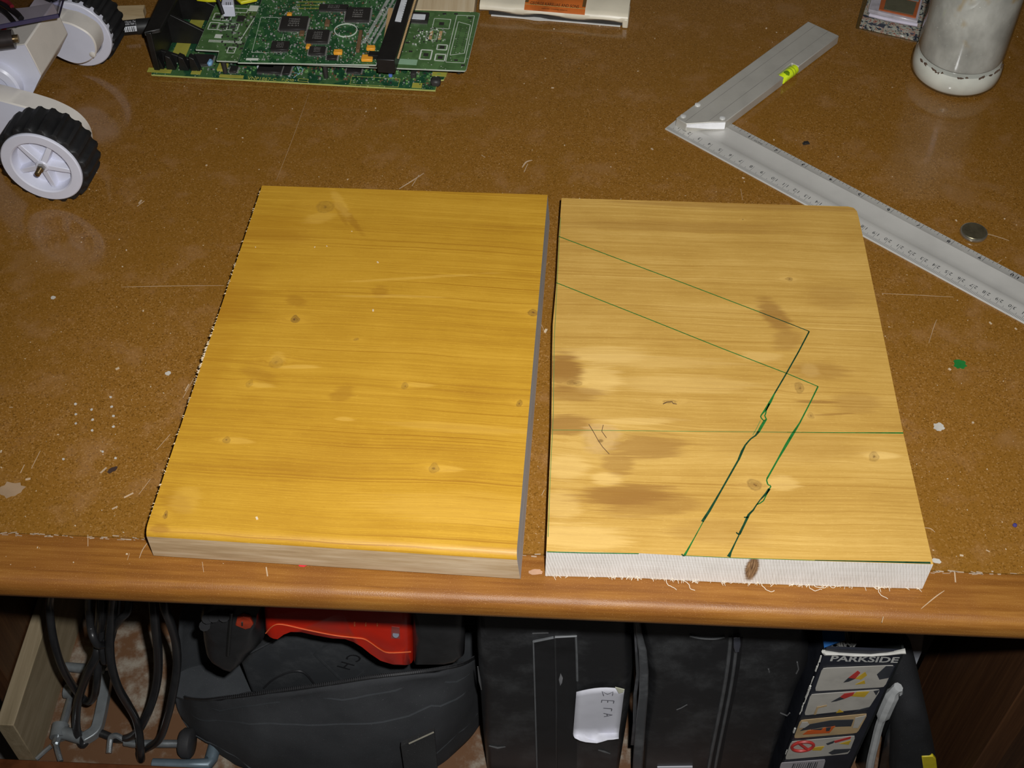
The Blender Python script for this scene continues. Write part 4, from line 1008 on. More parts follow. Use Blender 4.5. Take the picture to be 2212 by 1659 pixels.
# ------------------------------------------------------------------ cream tobacco pouch
f0, f1 = at(1037, 31, 0), at(1355, 58, 0); px_ = (f1-f0).normalized(); py_ = Vector((-px_.y, px_.x, 0)); PW = (f1-f0).length
def pk(x, y, z): return f0 + px_*x + py_*y + UP*z
po = thing('paper_pouch', pk(PW/2, .05, 0), 'cream folded pouch with an orange label at the back of the bench', 'pouch')
mcr = M('cream_glossy_paper', (.66, .60, .47), .35, var=.06, vscale=30, bump=.1, bscale=60)
rows = []
for i in range(25):
    x = PW*i/24; sag = .0012*sin(i*.7) + .0015*math.exp(-((i-9.5)/1.6)**2)
    rows.append([pk(x, -.001, .0045 + sag*.8), pk(x, -.003, .007+sag*.3), pk(x, -.002, .0105), pk(x, .002, .0128 + .0004*sin(i)), pk(x, .02, .0135 + .001*sin(i*.9)), pk(x, .06, .0145+.0012*sin(i*.6+1)), pk(x, .11, .0135), pk(x, .112, .002), pk(x, .004, .0015)])
build('pouch_body', MB().loft(rows), mcr, po, smooth=50)
rows = []
for i in range(25):
    x = .010 + (PW-.016)*i/24; e = .0025*math.exp(-((i-8.5)/1.6)**2)
    rows.append([pk(x, -.0018-e*.6, .0004), pk(x, -.0018-e, .0011+e*.6), pk(x, .02, .0012), pk(x, .02, .0004)])
build('under_flap', MB().loft(rows), M('white_flap_paper', (.72, .72, .70), .5), po, smooth=50)
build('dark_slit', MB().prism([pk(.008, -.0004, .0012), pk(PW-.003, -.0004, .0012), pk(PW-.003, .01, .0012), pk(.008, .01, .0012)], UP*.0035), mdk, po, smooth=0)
build('corner_fold', MB().prism([pk(PW-.0045, -.0032, .0002), pk(PW+.0006, -.0032, .0002), pk(PW+.0006, .02, .0002), pk(PW-.0045, .02, .0002)], UP*.0088), mcr, po, bevel=.001)
xl, xr = (at(1131, 20, .0128)-f0).dot(px_), (at(1263, 28, .0128)-f0).dot(px_)
rows = [[pk(x, -.0025, .0098), pk(x, -.0022, .0108), pk(x, .0018, .0134), pk(x, .02, .0148), pk(x, .055, .0158), pk(x, .08, .0158)] for x in [xl + (xr-xl)*k/8 for k in range(9)]]
lbx = build('label', MB().sheet(rows), M('orange_red_label', (.50, .125, .022), .4, var=.25, vscale=40), po, label='orange paper label')
mb = MB(); 
for xa in (xl, xr-.003): mb.add([pk(xa, .003, .0141), pk(xa+.003, .003, .0141), pk(xa+.003, .02, .0152), pk(xa, .02, .0152)], [(0, 1, 2, 3)])
build('label_border', mb, M('dark_brown_border', (.14, .07, .02), .5), lbx, smooth=0)
mb = MB(); put_text(mb, 'GEORGE KARELIAS AND SONS', at(1198, 10, .0152), px_, (py_+UP*.05).normalized(), .0042, (xr-xl)*.80)
put_text(mb, 'superior smoking tobacco', at(1198, 20, .0146), px_, (py_+UP*.05).normalized(), .0018, (xr-xl)*.42)
build('lettering', mb, M('brown_label_print', (.10, .035, .012), .5), lbx, smooth=0)
mb = MB(); mb.ribbon([pk(xl, .0012, .01338), pk(xr, .0012, .01338)], .0006, UP, .0002); build('gold_line', mb, M('gold_print', (.75, .55, .2), .3, metal=.4), lbx, smooth=0)

# ------------------------------------------------------------------ jar
jc = at(2060, 160, 0); JR = .0362; MJ = Matrix.Translation((jc.x, jc.y, 0))
jar = thing('glass_jar', (jc.x, jc.y, 0), 'glass jar half coated inside with white glue or paint', 'jar')
glp = [(.0001, .0003), (.030, .0003), (.0335, .001), (.0360, .0045), (.0368, .010), (.0366, .016), (.0352, .0196), (.0343, .0215), (.0346, .024), (.0350, .03), (.0350, .098), (.0345, .104), (.031, .112), (.0285, .117), (.0285, .135)]
inn = [(.0282, .1345), (.0280, .117), (.0304, .1125), (.0338, .1040), (.0342, .098), (.0342, .03), (.0336, .0222)]
build('glass', MB().lathe(glp + [(r-.0004, z) for r, z in inn[:1]], MJ, 72, caps=False), mat_glass('jar_glass', (.93, .95, .92), .03), jar, smooth=50)
def mat_coat():
    m, nt, b = newmat('smeared_white_glue'); g = NT(nt); P = g.coord('Object')
    n1 = g.noise(g.map(P, (40, 40, 26)), 1, 4, .6); n2 = g.noise(g.map(P, (32, 32, 24), (3, 1, 5)), 1, 3, .6); n3 = g.noise(P, 500, 2)
    col = g.ramp(n1, [(.32, (.36, .355, .35)), (.5, (.50, .49, .48)), (.68, (.66, .65, .64))])
    col = g.mix(g.smooth(n2, .56, .66, 0, .75), col, (.46, .33, .17)); col = g.mix(g.smooth(n3, .68, .74, 0, .6), col, (.8, .8, .78))
    g.put(b.inputs['Base Color'], col); b.inputs['Roughness'].default_value = .5
    return m
build('glue_coating', MB().lathe([(.0333, .0235), (.0341, .026), (.0341, .097), (.0336, .103), (.0300, .1115), (.0298, .1115), (.0330, .102), (.0336, .096), (.0336, .026), (.0330, .0235)], MJ, 64, caps=False), mat_coat(), jar, smooth=50)
build('white_glue', MB().lathe([(.0001, .0012), (.030, .0012), (.0332, .0022), (.0353, .0052), (.0360, .0105), (.0357, .0158), (.0340, .0195), (.0001, .0200)], MJ, 64), M('white_glue', (.76, .74, .70), .35, var=.04), jar, smooth=50)
mb = MB(); rnd = random.Random(9)
for k in range(26):
    a = rnd.uniform(-pi*.95, -pi*.05); w = rnd.uniform(.0008, .005); rr = .0350
    P = [Vector((jc.x + rr*cos(a+w/rr*t), jc.y + rr*sin(a+w/rr*t), .0203 + rnd.gauss(0, .0006))) for t in (0, .5, 1)]
    mb.tube(P, [.0004, .0008, .0003], 5)
build('dirt_line', mb, M('brown_dirt', (.09, .055, .035), .8), jar, kind='stuff')

# ------------------------------------------------------------------ blister pack with a printed card
bc = at(1925, 30, 0)
bk = thing('blister_pack', bc, 'clear blister pack with an orange framed window and colourful printed card', 'blister pack')
def mat_print():
    m, nt, b = newmat('colourful_scribble_print'); g = NT(nt); P = g.coord('Object')
    n = g.noise(P, 190, 3, .6, .8); n2 = g.noise(g.map(P, (1, 1, 1), (4, 4, 0)), 90, 2, .5, 1.2)
    col = g.ramp(n, [(.40, (.03, .035, .06)), (.44, (.62, .58, .48)), (.54, (.70, .64, .52)), (.56, (.50, .06, .02)), (.63, (.62, .56, .46))])
    col = g.mix(g.smooth(n2, .58, .62), col, (.04, .05, .08))
    g.put(b.inputs['Base Color'], col); b.inputs['Roughness'].default_value = .2
    return m
build('card', MB().prism([at(u, v, .0005) for u, v in ((1856, 60), (1990, 91), (2014, 0), (2020, -40), (1893, -60))], UP*.0008), mat_print(), bk, smooth=0)
build('clear_shell', MB().prism([at(u, v, .0004) for u, v in ((1848, 62), (1993, 95), (2024, -40), (1880, -60))], UP*.0035), mat_glass('clear_blister_plastic', (.86, .90, .90), .08), bk, bevel=.0006)
build('orange_frame', MB().prism([at(u, v, .008) for u, v in ((1898, 22), (1978, 40), (1992, -14), (1912, -34))], UP*.0012), M('orange_card', (.40, .10, .03), .4), bk, smooth=0)
build('window', MB().prism([at(u, v, .0094) for u, v in ((1909, 20), (1972, 33), (1980, 6), (1916, -8))], UP*.0006), M('dark_olive_window', (.10, .095, .06), .3), bk, smooth=0)
build('window', MB().prism([at(u, v, .0094) for u, v in ((1918, -10), (1984, 4), (1994, -30), (1928, -40))], UP*.0006), M('grey_blue_window', (.20, .25, .25), .3), bk, smooth=0)
build('raised_tray', MB().prism([at(u, v, .0042) for u, v in ((1874, 28), (1980, 54), (2000, -30), (1895, -50))], UP*.0036), M('pale_plastic_tray', (.45, .42, .46), .15, var=.2), bk, bevel=.0008)
build('fold_highlight', MB().tube([at(1878, 32, .0075), at(1910, 40, .0082), at(1950, 48, .0075), at(1982, 54, .008)], .0016, 8), M('painted_fold_glint', (.75, .70, .82), .06, metal=.2), bk)  # opaque pale tube stands for the glints along the plastic fold
wsx = MB(); boxpx(wsx, [(2163, 79), (2174, 80), (2213, -10), (2196, -14)], .0035, -.0033)
tag(build('wooden_stick', wsx, M('cream_stick', (.68, .62, .52), .5), bevel=.0005), 'thin cream stick lying behind the glass jar', 'stick')

# ------------------------------------------------------------------ bits lying on the bench
q = at(1741, 311, 0); ic = thing('loose_chip', (q.x, q.y, 0), 'tiny black chip lying alone near the ruler blade', 'chip')
Rz = Matrix.Rotation(.2, 3, 'Z'); build('chip_body', MB().box((q.x, q.y, .0011), (.0036, .0028, .0016), Rz), mchip, ic, bevel=.0002)
for sx in (-1, 1):
    for k in (-1, 0, 1): build('leg', MB().box(Vector((q.x, q.y, .0005)) + Rz @ Vector((sx*.0021, k*.0009, 0)), (.0012, .0005, .0008), Rz), mdk, ic, smooth=0)
q = at(2191, 1137, 0)
o = build('glass_bead', MB().lathe([(.0001, 0), (.0009, .0002), (.0014, .0010), (.0012, .0019), (.0006, .0023), (.0001, .0023)], Matrix.Translation((q.x, q.y, 0)), 18), M('violet_bead', (.10, .08, .28), .08, metal=.4), loc=(q.x, q.y, 0))
tag(o, 'tiny shiny violet bead near the front right of the bench', 'bead')
q = at(589, 1279, 0)
# ================================================================== UNDER THE BENCH
ZF = -.46                                             # floor of the storage tray
mpine = mat_raw('pale_pine_tray', (.20, .155, .09), (.28, .22, .135), (.36, .29, .19), 300, 12, 120, .7, .2)
mtray = mat_dusty('dusty_brown_tray_floor', (.13, .058, .022), (.30, .26, .205), .75, .7, 30)
tr = thing('storage_tray', dk(-.02, .2, ZF-.015), 'wide shallow wooden tray under the bench with a pale pine side', 'tray')
xL = aty(19, 1609, .487); 
x0 = (at(96, 1609, ZF) - D0).dot(DX)                   # inner foot of the left side
def tk(x, d, z): return dk(x, d, z)
build('tray_floor', MB().prism([tk(x0-.016, .046, ZF-.012), tk(.345, .046, ZF-.012), tk(.345, .46, ZF-.012), tk(x0-.016, .46, ZF-.012)], UP*.012), mtray, tr, smooth=0)
HR = .078; dR = (at(0, 1637, ZF+.012) - D0).dot(DY)   # back of the front rail
build('side_board', MB().prism([tk(x0-.0155, dR, ZF), tk(x0, dR, ZF), tk(x0, .46, ZF), tk(x0-.0155, .46, ZF)], UP*HR), mpine, tr, bevel=.0008)
build('back_board', MB().prism([tk(x0, .445, ZF), tk(.345, .445, ZF), tk(.345, .46, ZF), tk(x0, .46, ZF)], UP*HR), mpine, tr, smooth=0)
build('front_rail', MB().prism([tk(x0-.08, dR-.0175, ZF-.05), tk(.345, dR-.0175, ZF-.05), tk(.345, dR-.0005, ZF-.05), tk(x0-.08, dR-.0005, ZF-.05)], UP*.062), M('red_brown_rail_wood', (.13, .042, .014), .4, var=.2, stretch=(1, 1, 1)), tr, bevel=.001)

ZMIN = ZF + .0006
def pil(px, Y, depth, rad, steps=5, dz=0., k=0.):
    return MB().pillow([aty(u, v, Y+rad*k) - Vector((0, rad*k, 0)) for u, v in px], Vector((0, depth, dz)), rad, steps)
# ------------------------------------------------------------------ black power cable hanging in loops
def Z1(x, y): return (x*.24055, 1260 + y*.24055)
mcab = M('black_cable_rubber', (.018, .018, .019), .33, var=.15)
LOOPS = [([(458, 60), (445, 180), (452, 320), (480, 500), (545, 720), (640, 900), (735, 1025), (800, 1062), (850, 1000), (872, 860), (882, 700), (890, 560), (905, 420), (925, 250), (930, 60)], .515, .0033),
         ([(795, 60), (800, 230), (812, 380), (835, 480), (878, 552), (930, 548), (975, 480), (1030, 390), (1090, 310), (1150, 240), (1160, 60)], .506, .0031),
         ([(910, 80), (895, 330), (880, 520), (868, 640), (800, 780), (735, 940), (692, 1110), (688, 1300), (730, 1440), (810, 1530), (900, 1562), (1000, 1545), (1100, 1475), (1215, 1350), (1320, 1180), (1390, 980), (1420, 780), (1415, 560), (1390, 330), (1375, 60)], .512, .0037),
         ([(1020, 60), (1000, 320), (985, 520), (1000, 730), (1060, 930), (1150, 1090), (1215, 1210), (1250, 1340), (1262, 1480), (1272, 1590), (1300, 1615), (1345, 1560), (1430, 1400), (1500, 1210), (1555, 980), (1588, 750), (1580, 540), (1535, 370), (1480, 220), (1470, 60)], .499, .0035),
         ([(960, 80), (920, 300), (912, 480), (918, 620), (938, 705), (968, 640), (1005, 490), (1040, 320), (1060, 80)], .51, .0027)]
cab = thing('power_cable', aty(230, 1600, .54), 'black rubber power cable hanging in loose loops under the bench', 'cable')
for pts, Y, r in LOOPS:
    P = [aty(*Z1(x, y), Y + .006*sin(i*1.3)) for i, (x, y) in enumerate(pts)]
    for p in P: p.z = max(p.z, ZF+.006)
    build('cable_loop', MB().tube(spline(P, 6), r, 10), mcab, cab)

# ------------------------------------------------------------------ clamps in the tray
mcl = M('grey_painted_iron', (.22, .24, .25), .4, metal=.4, var=.15); mcs = M('zinc_rod', (.42, .45, .47), .28, metal=.8); mdkp = M('dark_rubber_pad', (.03, .03, .032), .6)
def fz_(x, y, h=.006): return at(*Z1(x, y), ZF+h)
g1 = thing('clamp', fz_(850, 1100, 0), 'grey G-clamp lying in the tray behind the cable loops', 'clamp', 'clamps in the tray')
P = [fz_(x, y, .010) for x, y in ((960, 800), (935, 1000), (890, 1230), (850, 1330), (740, 1400))]
rows = []
W_ = .0085
sp_ = spline(P, 4)
rg = []
for i, p in enumerate(sp_):
    t = (sp_[min(i+1, len(sp_)-1)]-sp_[max(i-1, 0)]).normalized(); s_ = t.cross(UP)*W_*.55
    rg.append([p+s_-UP*.006, p+s_+UP*.004, p-s_+UP*.004, p-s_-UP*.006])
build('frame', MB().loft(rg), mcl, g1, bevel=.001)
build('jaw', MB().tube([fz_(590, 748, .010), fz_(800, 770, .010), fz_(960, 800, .010)], [.0045, .005, .006], 10), mcl, g1)
build('lower_arm', MB().tube([fz_(740, 1390, .010), fz_(620, 1355, .010), fz_(520, 1330, .010)], [.006, .006, .0065], 10), mcl, g1)
build('screw_boss', MB().tube([fz_(545, 1270, .010), fz_(520, 1390, .010)], .0075, 12), mcl, g1)
scr = build('screw', MB().tube([fz_(650, 985, .010), fz_(565, 1280, .010), fz_(505, 1420, .011), fz_(500, 1440, .011)], .0038, 10), mcs, g1)
build('swivel_pad', MB().tube([fz_(585, 970, .012), fz_(660, 975, .012)], .0065, 14), mcl, scr)
build('handle', MB().tube([fz_(500, 1440, .010), fz_(520, 1520, .009), fz_(545, 1600, .008)], .0026, 8), mcs, scr)
build('tommy_bar', MB().tube([fz_(462, 1460, .012), fz_(400, 1510, .011), fz_(325, 1580, .010)], .0022, 8), mcs, scr)
g2 = thing('clamp', fz_(1400, 1450, 0), 'steel clamp screw with a dark round pad lying near the bag', 'clamp', 'clamps in the tray')
build('screw', MB().tube([fz_(1120, 1425, .012), fz_(1200, 1440, .012), fz_(1640, 1440, .012)], .0037, 10), mcs, g2)
pc1 = fz_(1680, 1435, .014)
build('pad', MB().tube([pc1-DX*.006, pc1-DX*.003, pc1+DX*.004, pc1+DX*.006], [.011, .0135, .0135, .011], 22), mdkp, g2)
build('handle', MB().tube(spline([fz_(1200, 1440, .012), fz_(1110, 1400, .014), fz_(1050, 1368, .015), fz_(1000, 1380, .014), fz_(988, 1420, .012), fz_(978, 1525, .009)], 4), .0027, 8), mcs, g2)
build('frame', MB().tube([at(464, 1612, ZF+.006), at(456, 1640, ZF+.006), at(452, 1652, ZF+.006), at(400, 1652, ZF+.006), at(330, 1650, ZF+.006)], [.006, .006, .006, .005, .005], 10), M('blue_grey_painted_iron', (.12, .16, .19), .4, metal=.3), g2)

# ------------------------------------------------------------------ open black tool bag
mbag = mat_fabric('black_bag_canvas', (.024, .025, .028), (.045, .047, .051)); mbag2 = mat_fabric('dark_grey_bag_lining', (.030, .033, .037), (.055, .059, .064)); mzip = M('black_zip', (.014, .014, .015), .45, var=.3, vscale=500)
bag = thing('tool_bag', aty(720, 1640, .52), 'open black canvas tool bag under the bench with tools inside', 'bag')
zipu = [(386, 1498), (405, 1508), (440, 1512), (480, 1508), (560, 1498), (640, 1487), (720, 1476), (800, 1463), (880, 1454), (950, 1445), (1000, 1434), (1026, 1420)]
zY = [.575, .548, .528, .516, .505, .500, .498, .498, .502, .510, .525, .545]
def wob(i, j): return .0035*mnoise.noise((i*.55, j*.8, 2.1))
rows = []
botu = [(387, 1506), (399, 1533), (425, 1565), (458, 1598), (488, 1638), (520, 1690), (640, 1725), (800, 1735), (900, 1712), (962, 1662), (1002, 1622), (1034, 1588)]
bY = [.572, .556, .545, .535, .525, .515, .507, .505, .508, .52, .535, .548]
R0 = spline([aty(u, v, y) for (u, v), y in zip(zipu, zY)], 3); RB = spline([aty(u, v, y) for (u, v), y in zip(botu, bY)], 3)
nR = len(R0)
for j, (k, bul) in enumerate(((0, 0), (.07, .004), (.2, .012), (.38, .020), (.58, .023), (.78, .018), (.92, .009), (1., 0), (1.0, -.02))):
    row = []
    for i, (p, q) in enumerate(zip(R0, RB)):
        f = i/(nR-1); e = sin(pi*min(1, max(0, f)))**.7
        w = p.lerp(q, k); w.y -= bul*(.25+.75*e) + .005*mnoise.noise((i*.22, j*1.1, 2.1)) + .004*mnoise.noise((i*.5, j*2.2, 5.1)); w.z += .003*mnoise.noise((i*.3, j*3.3, 8.1))*(j > 0)
        row.append(w)
    rows.append(row)
fpn = build('front_panel', MB().sheet(rows), mbag, bag, smooth=60, subd=1); fpn.modifiers.new('thick', 'SOLIDIFY').thickness = .002
build('zip', MB().tube([p + Vector((0, -.0006, .0012)) for p in R0], .0017, 6), mzip, fpn)
mb = MB()
for i in range(len(R0)*6-6):
    f = i/6; k = int(f); p = R0[k].lerp(R0[k+1], f-k); mb.box(p + Vector((0, -.0012, .0026)), (.0008, .0026, .0012))
build('zip_teeth', mb, M('dark_zip_teeth', (.03, .03, .032), .35), fpn, kind='stuff', smooth=0)
seam = MB()
for j in (1, 2, 4): seam.tube([p + Vector((0, -.0024, 0)) for p in rows[j]], .0008, 5)
build('seam', seam, mbag2, fpn)
# left flap / back wall of the bag
bw_ = []
for k, (du, Y, top) in enumerate(((384, .574, 1320), (400, .585, 1300), (470, .592, 1296), (600, .595, 1296), (800, .595, 1296), (960, .59, 1296), (1034, .57, 1320))):
    a = aty(du, 1508 if k == 0 else 1440, Y); t_ = aty(du, top, Y)
    bw_.append([t_, (t_+a)/2 + Vector((0, .004, 0)), a, Vector((a.x*.97, a.y, ZF+.004))])
bwl = build('back_panel', MB().sheet(bw_), mbag2, bag, smooth=60, subd=1); bwl.modifiers.new('thick', 'SOLIDIFY').thickness = .002
build('bottom_lining', MB().prism([at(u, v, ZF+.012) for u, v in ((378, 1506), (420, 1520), (480, 1516), (640, 1494), (1020, 1424), (1030, 1370), (395, 1370))], UP*.003), mbag2, bag, smooth=0)
# lower side pocket, base and webbing strap
pt = [aty(u, v, .535) for u, v in ((450, 1580), (470, 1592), (520, 1618), (560, 1645), (600, 1690), (560, 1700), (520, 1665), (490, 1640), (462, 1612))]
build('side_pocket', MB().pillow(pt, Vector((0, .03, 0)), .006), mbag2, bag, subd=1)
pt = [aty(u, v, .545) for u, v in ((920, 1600), (975, 1560), (1036, 1580), (1038, 1600), (1000, 1640), (940, 1668))]
build('side_pocket', MB().pillow(pt, Vector((0, .03, 0)), .006), mbag, bag, subd=1)
st = [aty(u, v, .4695) for u, v in ((866, 1612), (938, 1580), (945, 1665), (876, 1680))]
sto = build('webbing_strap', MB().prism(st, Vector((0, .004, 0))), mat_fabric('ribbed_webbing', (.022, .022, .023), (.04, .04, .041), 900), bag, smooth=0)
build('stitching', MB().tube([aty(884, 1606, .4685), aty(936, 1582, .4685)], .0007, 6), M('pale_stitch', (.30, .28, .22), .8), sto)

# ------------------------------------------------------------------ grey plastic charger case inside the bag, with raised lettering
tc = thing('charger_case', aty(700, 1500, .56), 'dark grey moulded plastic case with raised letters inside the open bag', 'tool case')
mgp = mat_dusty('dusty_grey_plastic', (.040, .043, .047), (.075, .078, .082), .35, .55, 30)
ca = [aty(u, v, .552) for u, v in ((520, 1440), (560, 1400), (600, 1362), (700, 1345), (850, 1345), (930, 1380), (985, 1425), (985, 1500), (600, 1530), (545, 1510))]
nrm_c = (ca[3]-ca[0]).cross(ca[8]-ca[0]).normalized()
cb_ = build('case_body', MB().pillow(ca, Vector((0, .045, -.004)), .006), mgp, tc, subd=0)
def CY(u, v, d=.0): return aty(u, v, .5515-d)
bx = [(680, 1412), (704, 1392), (740, 1375), (800, 1372), (838, 1390), (822, 1420), (770, 1464), (740, 1470)]
bdm = MB(); bdm.ribbon([CY(u, v) for u, v in bx+[bx[0], bx[1]]], .0022, Vector((0, -1, 0)), .001)
build('badge_rim', bdm, mgp, cb_)
mb = MB()
rd = (CY(735, 1440)-CY(775, 1402)).normalized(); ud = Vector((0, -1, 0)).cross(rd) * -1
for s_, (u, v) in (('S', (783, 1404)), ('C', (765, 1421)), ('H', (747, 1438))):
    put_text(mb, s_, CY(u, v, .0014), rd, rd.cross(Vector((0, -1, 0)))*-1, .0125)
build('lettering', mb, M('black_moulded_letters', (.018, .018, .02), .5), cb_, smooth=0)
arc = MB().tube(spline([CY(570, 1486, .001), CY(590, 1468, .001), CY(625, 1452, .001), CY(655, 1452, .001), CY(678, 1476, .001)], 5), .0010, 6); build('moulded_arc', arc, M('black_moulded_letters', (.018, .018, .02), .5), cb_)
build('moulded_line', MB().tube([CY(500, 1430, .0), CY(560, 1400, .001), CY(612, 1372, .001)], .0012, 6), mgp, cb_)

# ------------------------------------------------------------------ red and black angle grinder
gr = thing('angle_grinder', aty(720, 1430, .50), 'red and black angle grinder lying across the open bag', 'power tool')
mred = M('red_tool_plastic', (.52, .018, .006), .32, var=.08, vscale=40, coat=.2); mbk = M('black_tool_plastic', (.020, .020, .021), .34, var=.15, bump=.1)
YG = .498
rp = [(566, 1315), (640, 1300), (740, 1300), (886, 1300), (890, 1345), (893, 1400), (893, 1442), (868, 1443), (842, 1436), (822, 1422), (806, 1406), (790, 1394), (760, 1389), (720, 1385), (690, 1377), (650, 1366), (620, 1358), (597, 1358), (582, 1366), (570, 1378)]
rb_ = build('body', pil(rp, YG, .050, .011, k=.12), mred, gr, smooth=50)
bkp = [(887, 1300), (985, 1300), (1003, 1320), (1004, 1400), (1003, 1425), (985, 1437), (960, 1442), (925, 1442), (893, 1441), (890, 1380)]
build('motor_end', pil(bkp, YG-.001, .052, .009, k=.12), mbk, gr, smooth=50)
hp = [(565, 1310), (562, 1340), (569, 1375), (569, 1393), (552, 1410), (535, 1427), (518, 1441), (501, 1451), (482, 1446), (467, 1438), (452, 1430), (442, 1418), (437, 1398), (434, 1375), (430, 1345), (436, 1318), (460, 1300), (520, 1296)]
hd = build('gear_head', pil(hp, YG-.006, .058, .018, 6, k=.42), mbk, gr, smooth=60)
build('head_band', MB().tube(spline([aty(u, v, YG-.0065) for u, v in ((500, 1322), (497, 1350), (494, 1385), (492, 1415))], 5), .0016, 8), M('gloss_black_band', (.012, .012, .012), .25), hd)
lk = [(508, 1352), (512, 1338), (525, 1333), (540, 1338), (547, 1350), (542, 1358), (530, 1361)]
lkp = build('spindle_lock', MB().pillow([aty(u, v, YG-.0075) for u, v in lk], Vector((0, .004, 0)), .0012, 3), M('dull_orange_red', (.40, .045, .018), .4), hd)
build('slit', MB().tube([aty(523, 1344, YG-.0079), aty(523, 1351, YG-.0079)], .0007, 6), mdk, lkp)
for (u, v) in ((448, 1336), (462, 1333), (484, 1332), (442, 1352)):
    build('bolt_head', MB().tube([aty(u, v, YG-.008), aty(u, v, YG+.004)], .0042, 10), M('black_oxide_bolt', (.016, .016, .017), .85, spec=.15), hd)
build('mould_line', MB().tube(spline([aty(u, v, YG-.0004) for u, v in ((574, 1368), (590, 1352), (610, 1349), (660, 1360), (720, 1372), (760, 1377), (785, 1380), (800, 1388), (820, 1402), (840, 1410), (888, 1408))], 4), .0005, 5), M('orange_mould_edge', (.60, .12, .04), .4), rb_)
sp3 = [aty(u, v, YG-.0004) for u, v in ((846, 1354), (863, 1356), (864, 1380), (845, 1379))]
plt = build('screw_recess', MB().prism(sp3, Vector((0, .001, 0))), M('dull_red_recess', (.26, .06, .05), .5), rb_, smooth=0)
build('screw', MB().tube([aty(855, 1371, YG-.0012), aty(855, 1371, YG+.001)], .0024, 14), M('steel_screw', (.14, .15, .18), .8, spec=.2), plt)
for u in (766, 790, 815): build('vent_mark', MB().tube([aty(u, 1345, YG-.0004), aty(u, 1352, YG-.0004)], .0006, 5), M('orange_mould_edge', (.60, .12, .04), .4), rb_)

# ------------------------------------------------------------------ two upright black tool cases
mcase = mat_dusty('scuffed_black_case', (.014, .014, .015), (.060, .062, .064), .25, .42, 20)
mworn = M('worn_grey_edge', (.12, .125, .13), .5)
def upright(px, Y, depth, rad): return pil(px, Y, depth, rad)
k1 = thing('tool_case', aty(1195, 1655, .50), 'upright black tool case with a white paper note stuck on it', 'tool case', 'upright black tool cases')
Y1 = .492
K1 = [(1029, 1290), (1200, 1285), (1358, 1290), (1360, 1380), (1367, 1430), (1368, 1470), (1362, 1540), (1350, 1610), (1338, 1680), (1200, 1690), (1052, 1680), (1043, 1600), (1036, 1500), (1030, 1420)]
kb = build('shell', upright(K1, Y1, .20, .012), mcase, k1, smooth=50)
def F1(u, v, d=0.): return aty(u, v, Y1-d)
build('recessed_panel', MB().prism([F1(u, v, .0006) for u, v in ((1152, 1386), (1198, 1378), (1244, 1374), (1246, 1480), (1246, 1680), (1160, 1680), (1154, 1500))], Vector((0, .002, 0))), M('case_panel_black', (.013, .013, .014), .5, var=.3, vscale=30), kb, smooth=0)
wr = MB(); wr.tube([F1(1160, 1660, .0010), F1(1156, 1520, .0010), F1(1152, 1386, .0010)], .0007, 6); wr.tube([F1(1152, 1386, .0010), F1(1196, 1377, .0010)], .0011, 6); wr.tube([F1(1199, 1376, .0010), F1(1244, 1374, .0010), F1(1246, 1420, .0010), F1(1247, 1470, .0010)], .0010, 6)
build('panel_rim', wr, mworn, kb)
build('center_seam', MB().tube([F1(1199, 1378, .0008), F1(1201, 1480, .0008), F1(1202, 1660, .0008)], .0008, 6), M('dark_seam', (.03, .031, .032), .4), kb)
build('scuff', MB().pillow([F1(u, v, .0010) for u, v in ((1207, 1468), (1211, 1455), (1216, 1465), (1214, 1476), (1210, 1482))], Vector((0, .0012, 0)), .0003, 2), M('grey_scuff', (.20, .20, .21), .6), kb)
for px in ([(1056, 1611), (1075, 1615), (1092, 1613)], [(1292, 1620), (1305, 1623), (1318, 1628)], [(1150, 1368), (1185, 1367)], [(1032, 1440), (1036, 1470), (1040, 1490)]):
    build('scuff', MB().tube([F1(u, v, .0002) for u, v in px], [.0004]+[.0010]*(len(px)-2)+[.0004] if len(px) > 2 else .0005, 5), M('grey_scuff_dark', (.09, .09, .092), .6), kb)
nt_ = thing('paper_note', F1(1290, 1600, .002), 'torn white paper note with handwriting stuck on the black case', 'note')
NO = [(1245, 1495), (1285, 1489), (1322, 1483), (1330, 1486), (1349, 1489), (1343, 1540), (1337, 1583)]
rows = []
for k in range(9):
    f = k/8; l = Vector((1245-7*f, 1495+90*f, 0)); r_ = Vector((1349-12*f, 1489+94*f, 0)); row = []
    for j in range(9):
        g_ = j/8; p = l.lerp(r_, g_); p.y -= 6*sin(pi*g_)*(1-f) - 0; row.append(F1(p.x, p.y, .0022 + .0012*sin(3*g_+f*2)))
    rows.append(row)
rows.append([F1(1239+12.2*j, 1590+1.5*j*(1 if j < 5 else .2)+ (3 if 2 < j < 5 else 0), .0050) for j in range(9)])
rows.append([F1(1242+11.8*j, [1594, 1600, 1603, 1604, 1605, 1602, 1598, 1597, 1595][j], .0090) for j in range(9)])
mpap = M('white_note_paper', (.62, .62, .68), .7, var=.04)
npo = build('paper', MB().sheet(rows), mpap, nt_, smooth=60); npo.modifiers.new('thick', 'SOLIDIFY').thickness = .0003
def Z4(x, y): return F1(1020 + x*.19831, 1330 + y*.19831, .0038)
hw = MB()
for st_ in ([(1528, 868), (1535, 828), (1475, 856), (1415, 824), (1432, 872)],
            [(1412, 918), (1545, 926)], [(1412, 918), (1408, 944)], [(1478, 922), (1476, 944)], [(1545, 926), (1540, 952)],
            [(1430, 1005), (1522, 1012)], [(1522, 1012), (1518, 1036)],
            [(1432, 1062), (1526, 1080), (1438, 1098)], [(1470, 1070), (1472, 1092)]):
    hw.ribbon([Z4(x, y) for x, y in st_], .0006, Vector((0, -1, 0)), .0002)
build('handwriting', hw, M('dark_pencil', (.10, .10, .12), .6), nt_, smooth=0)
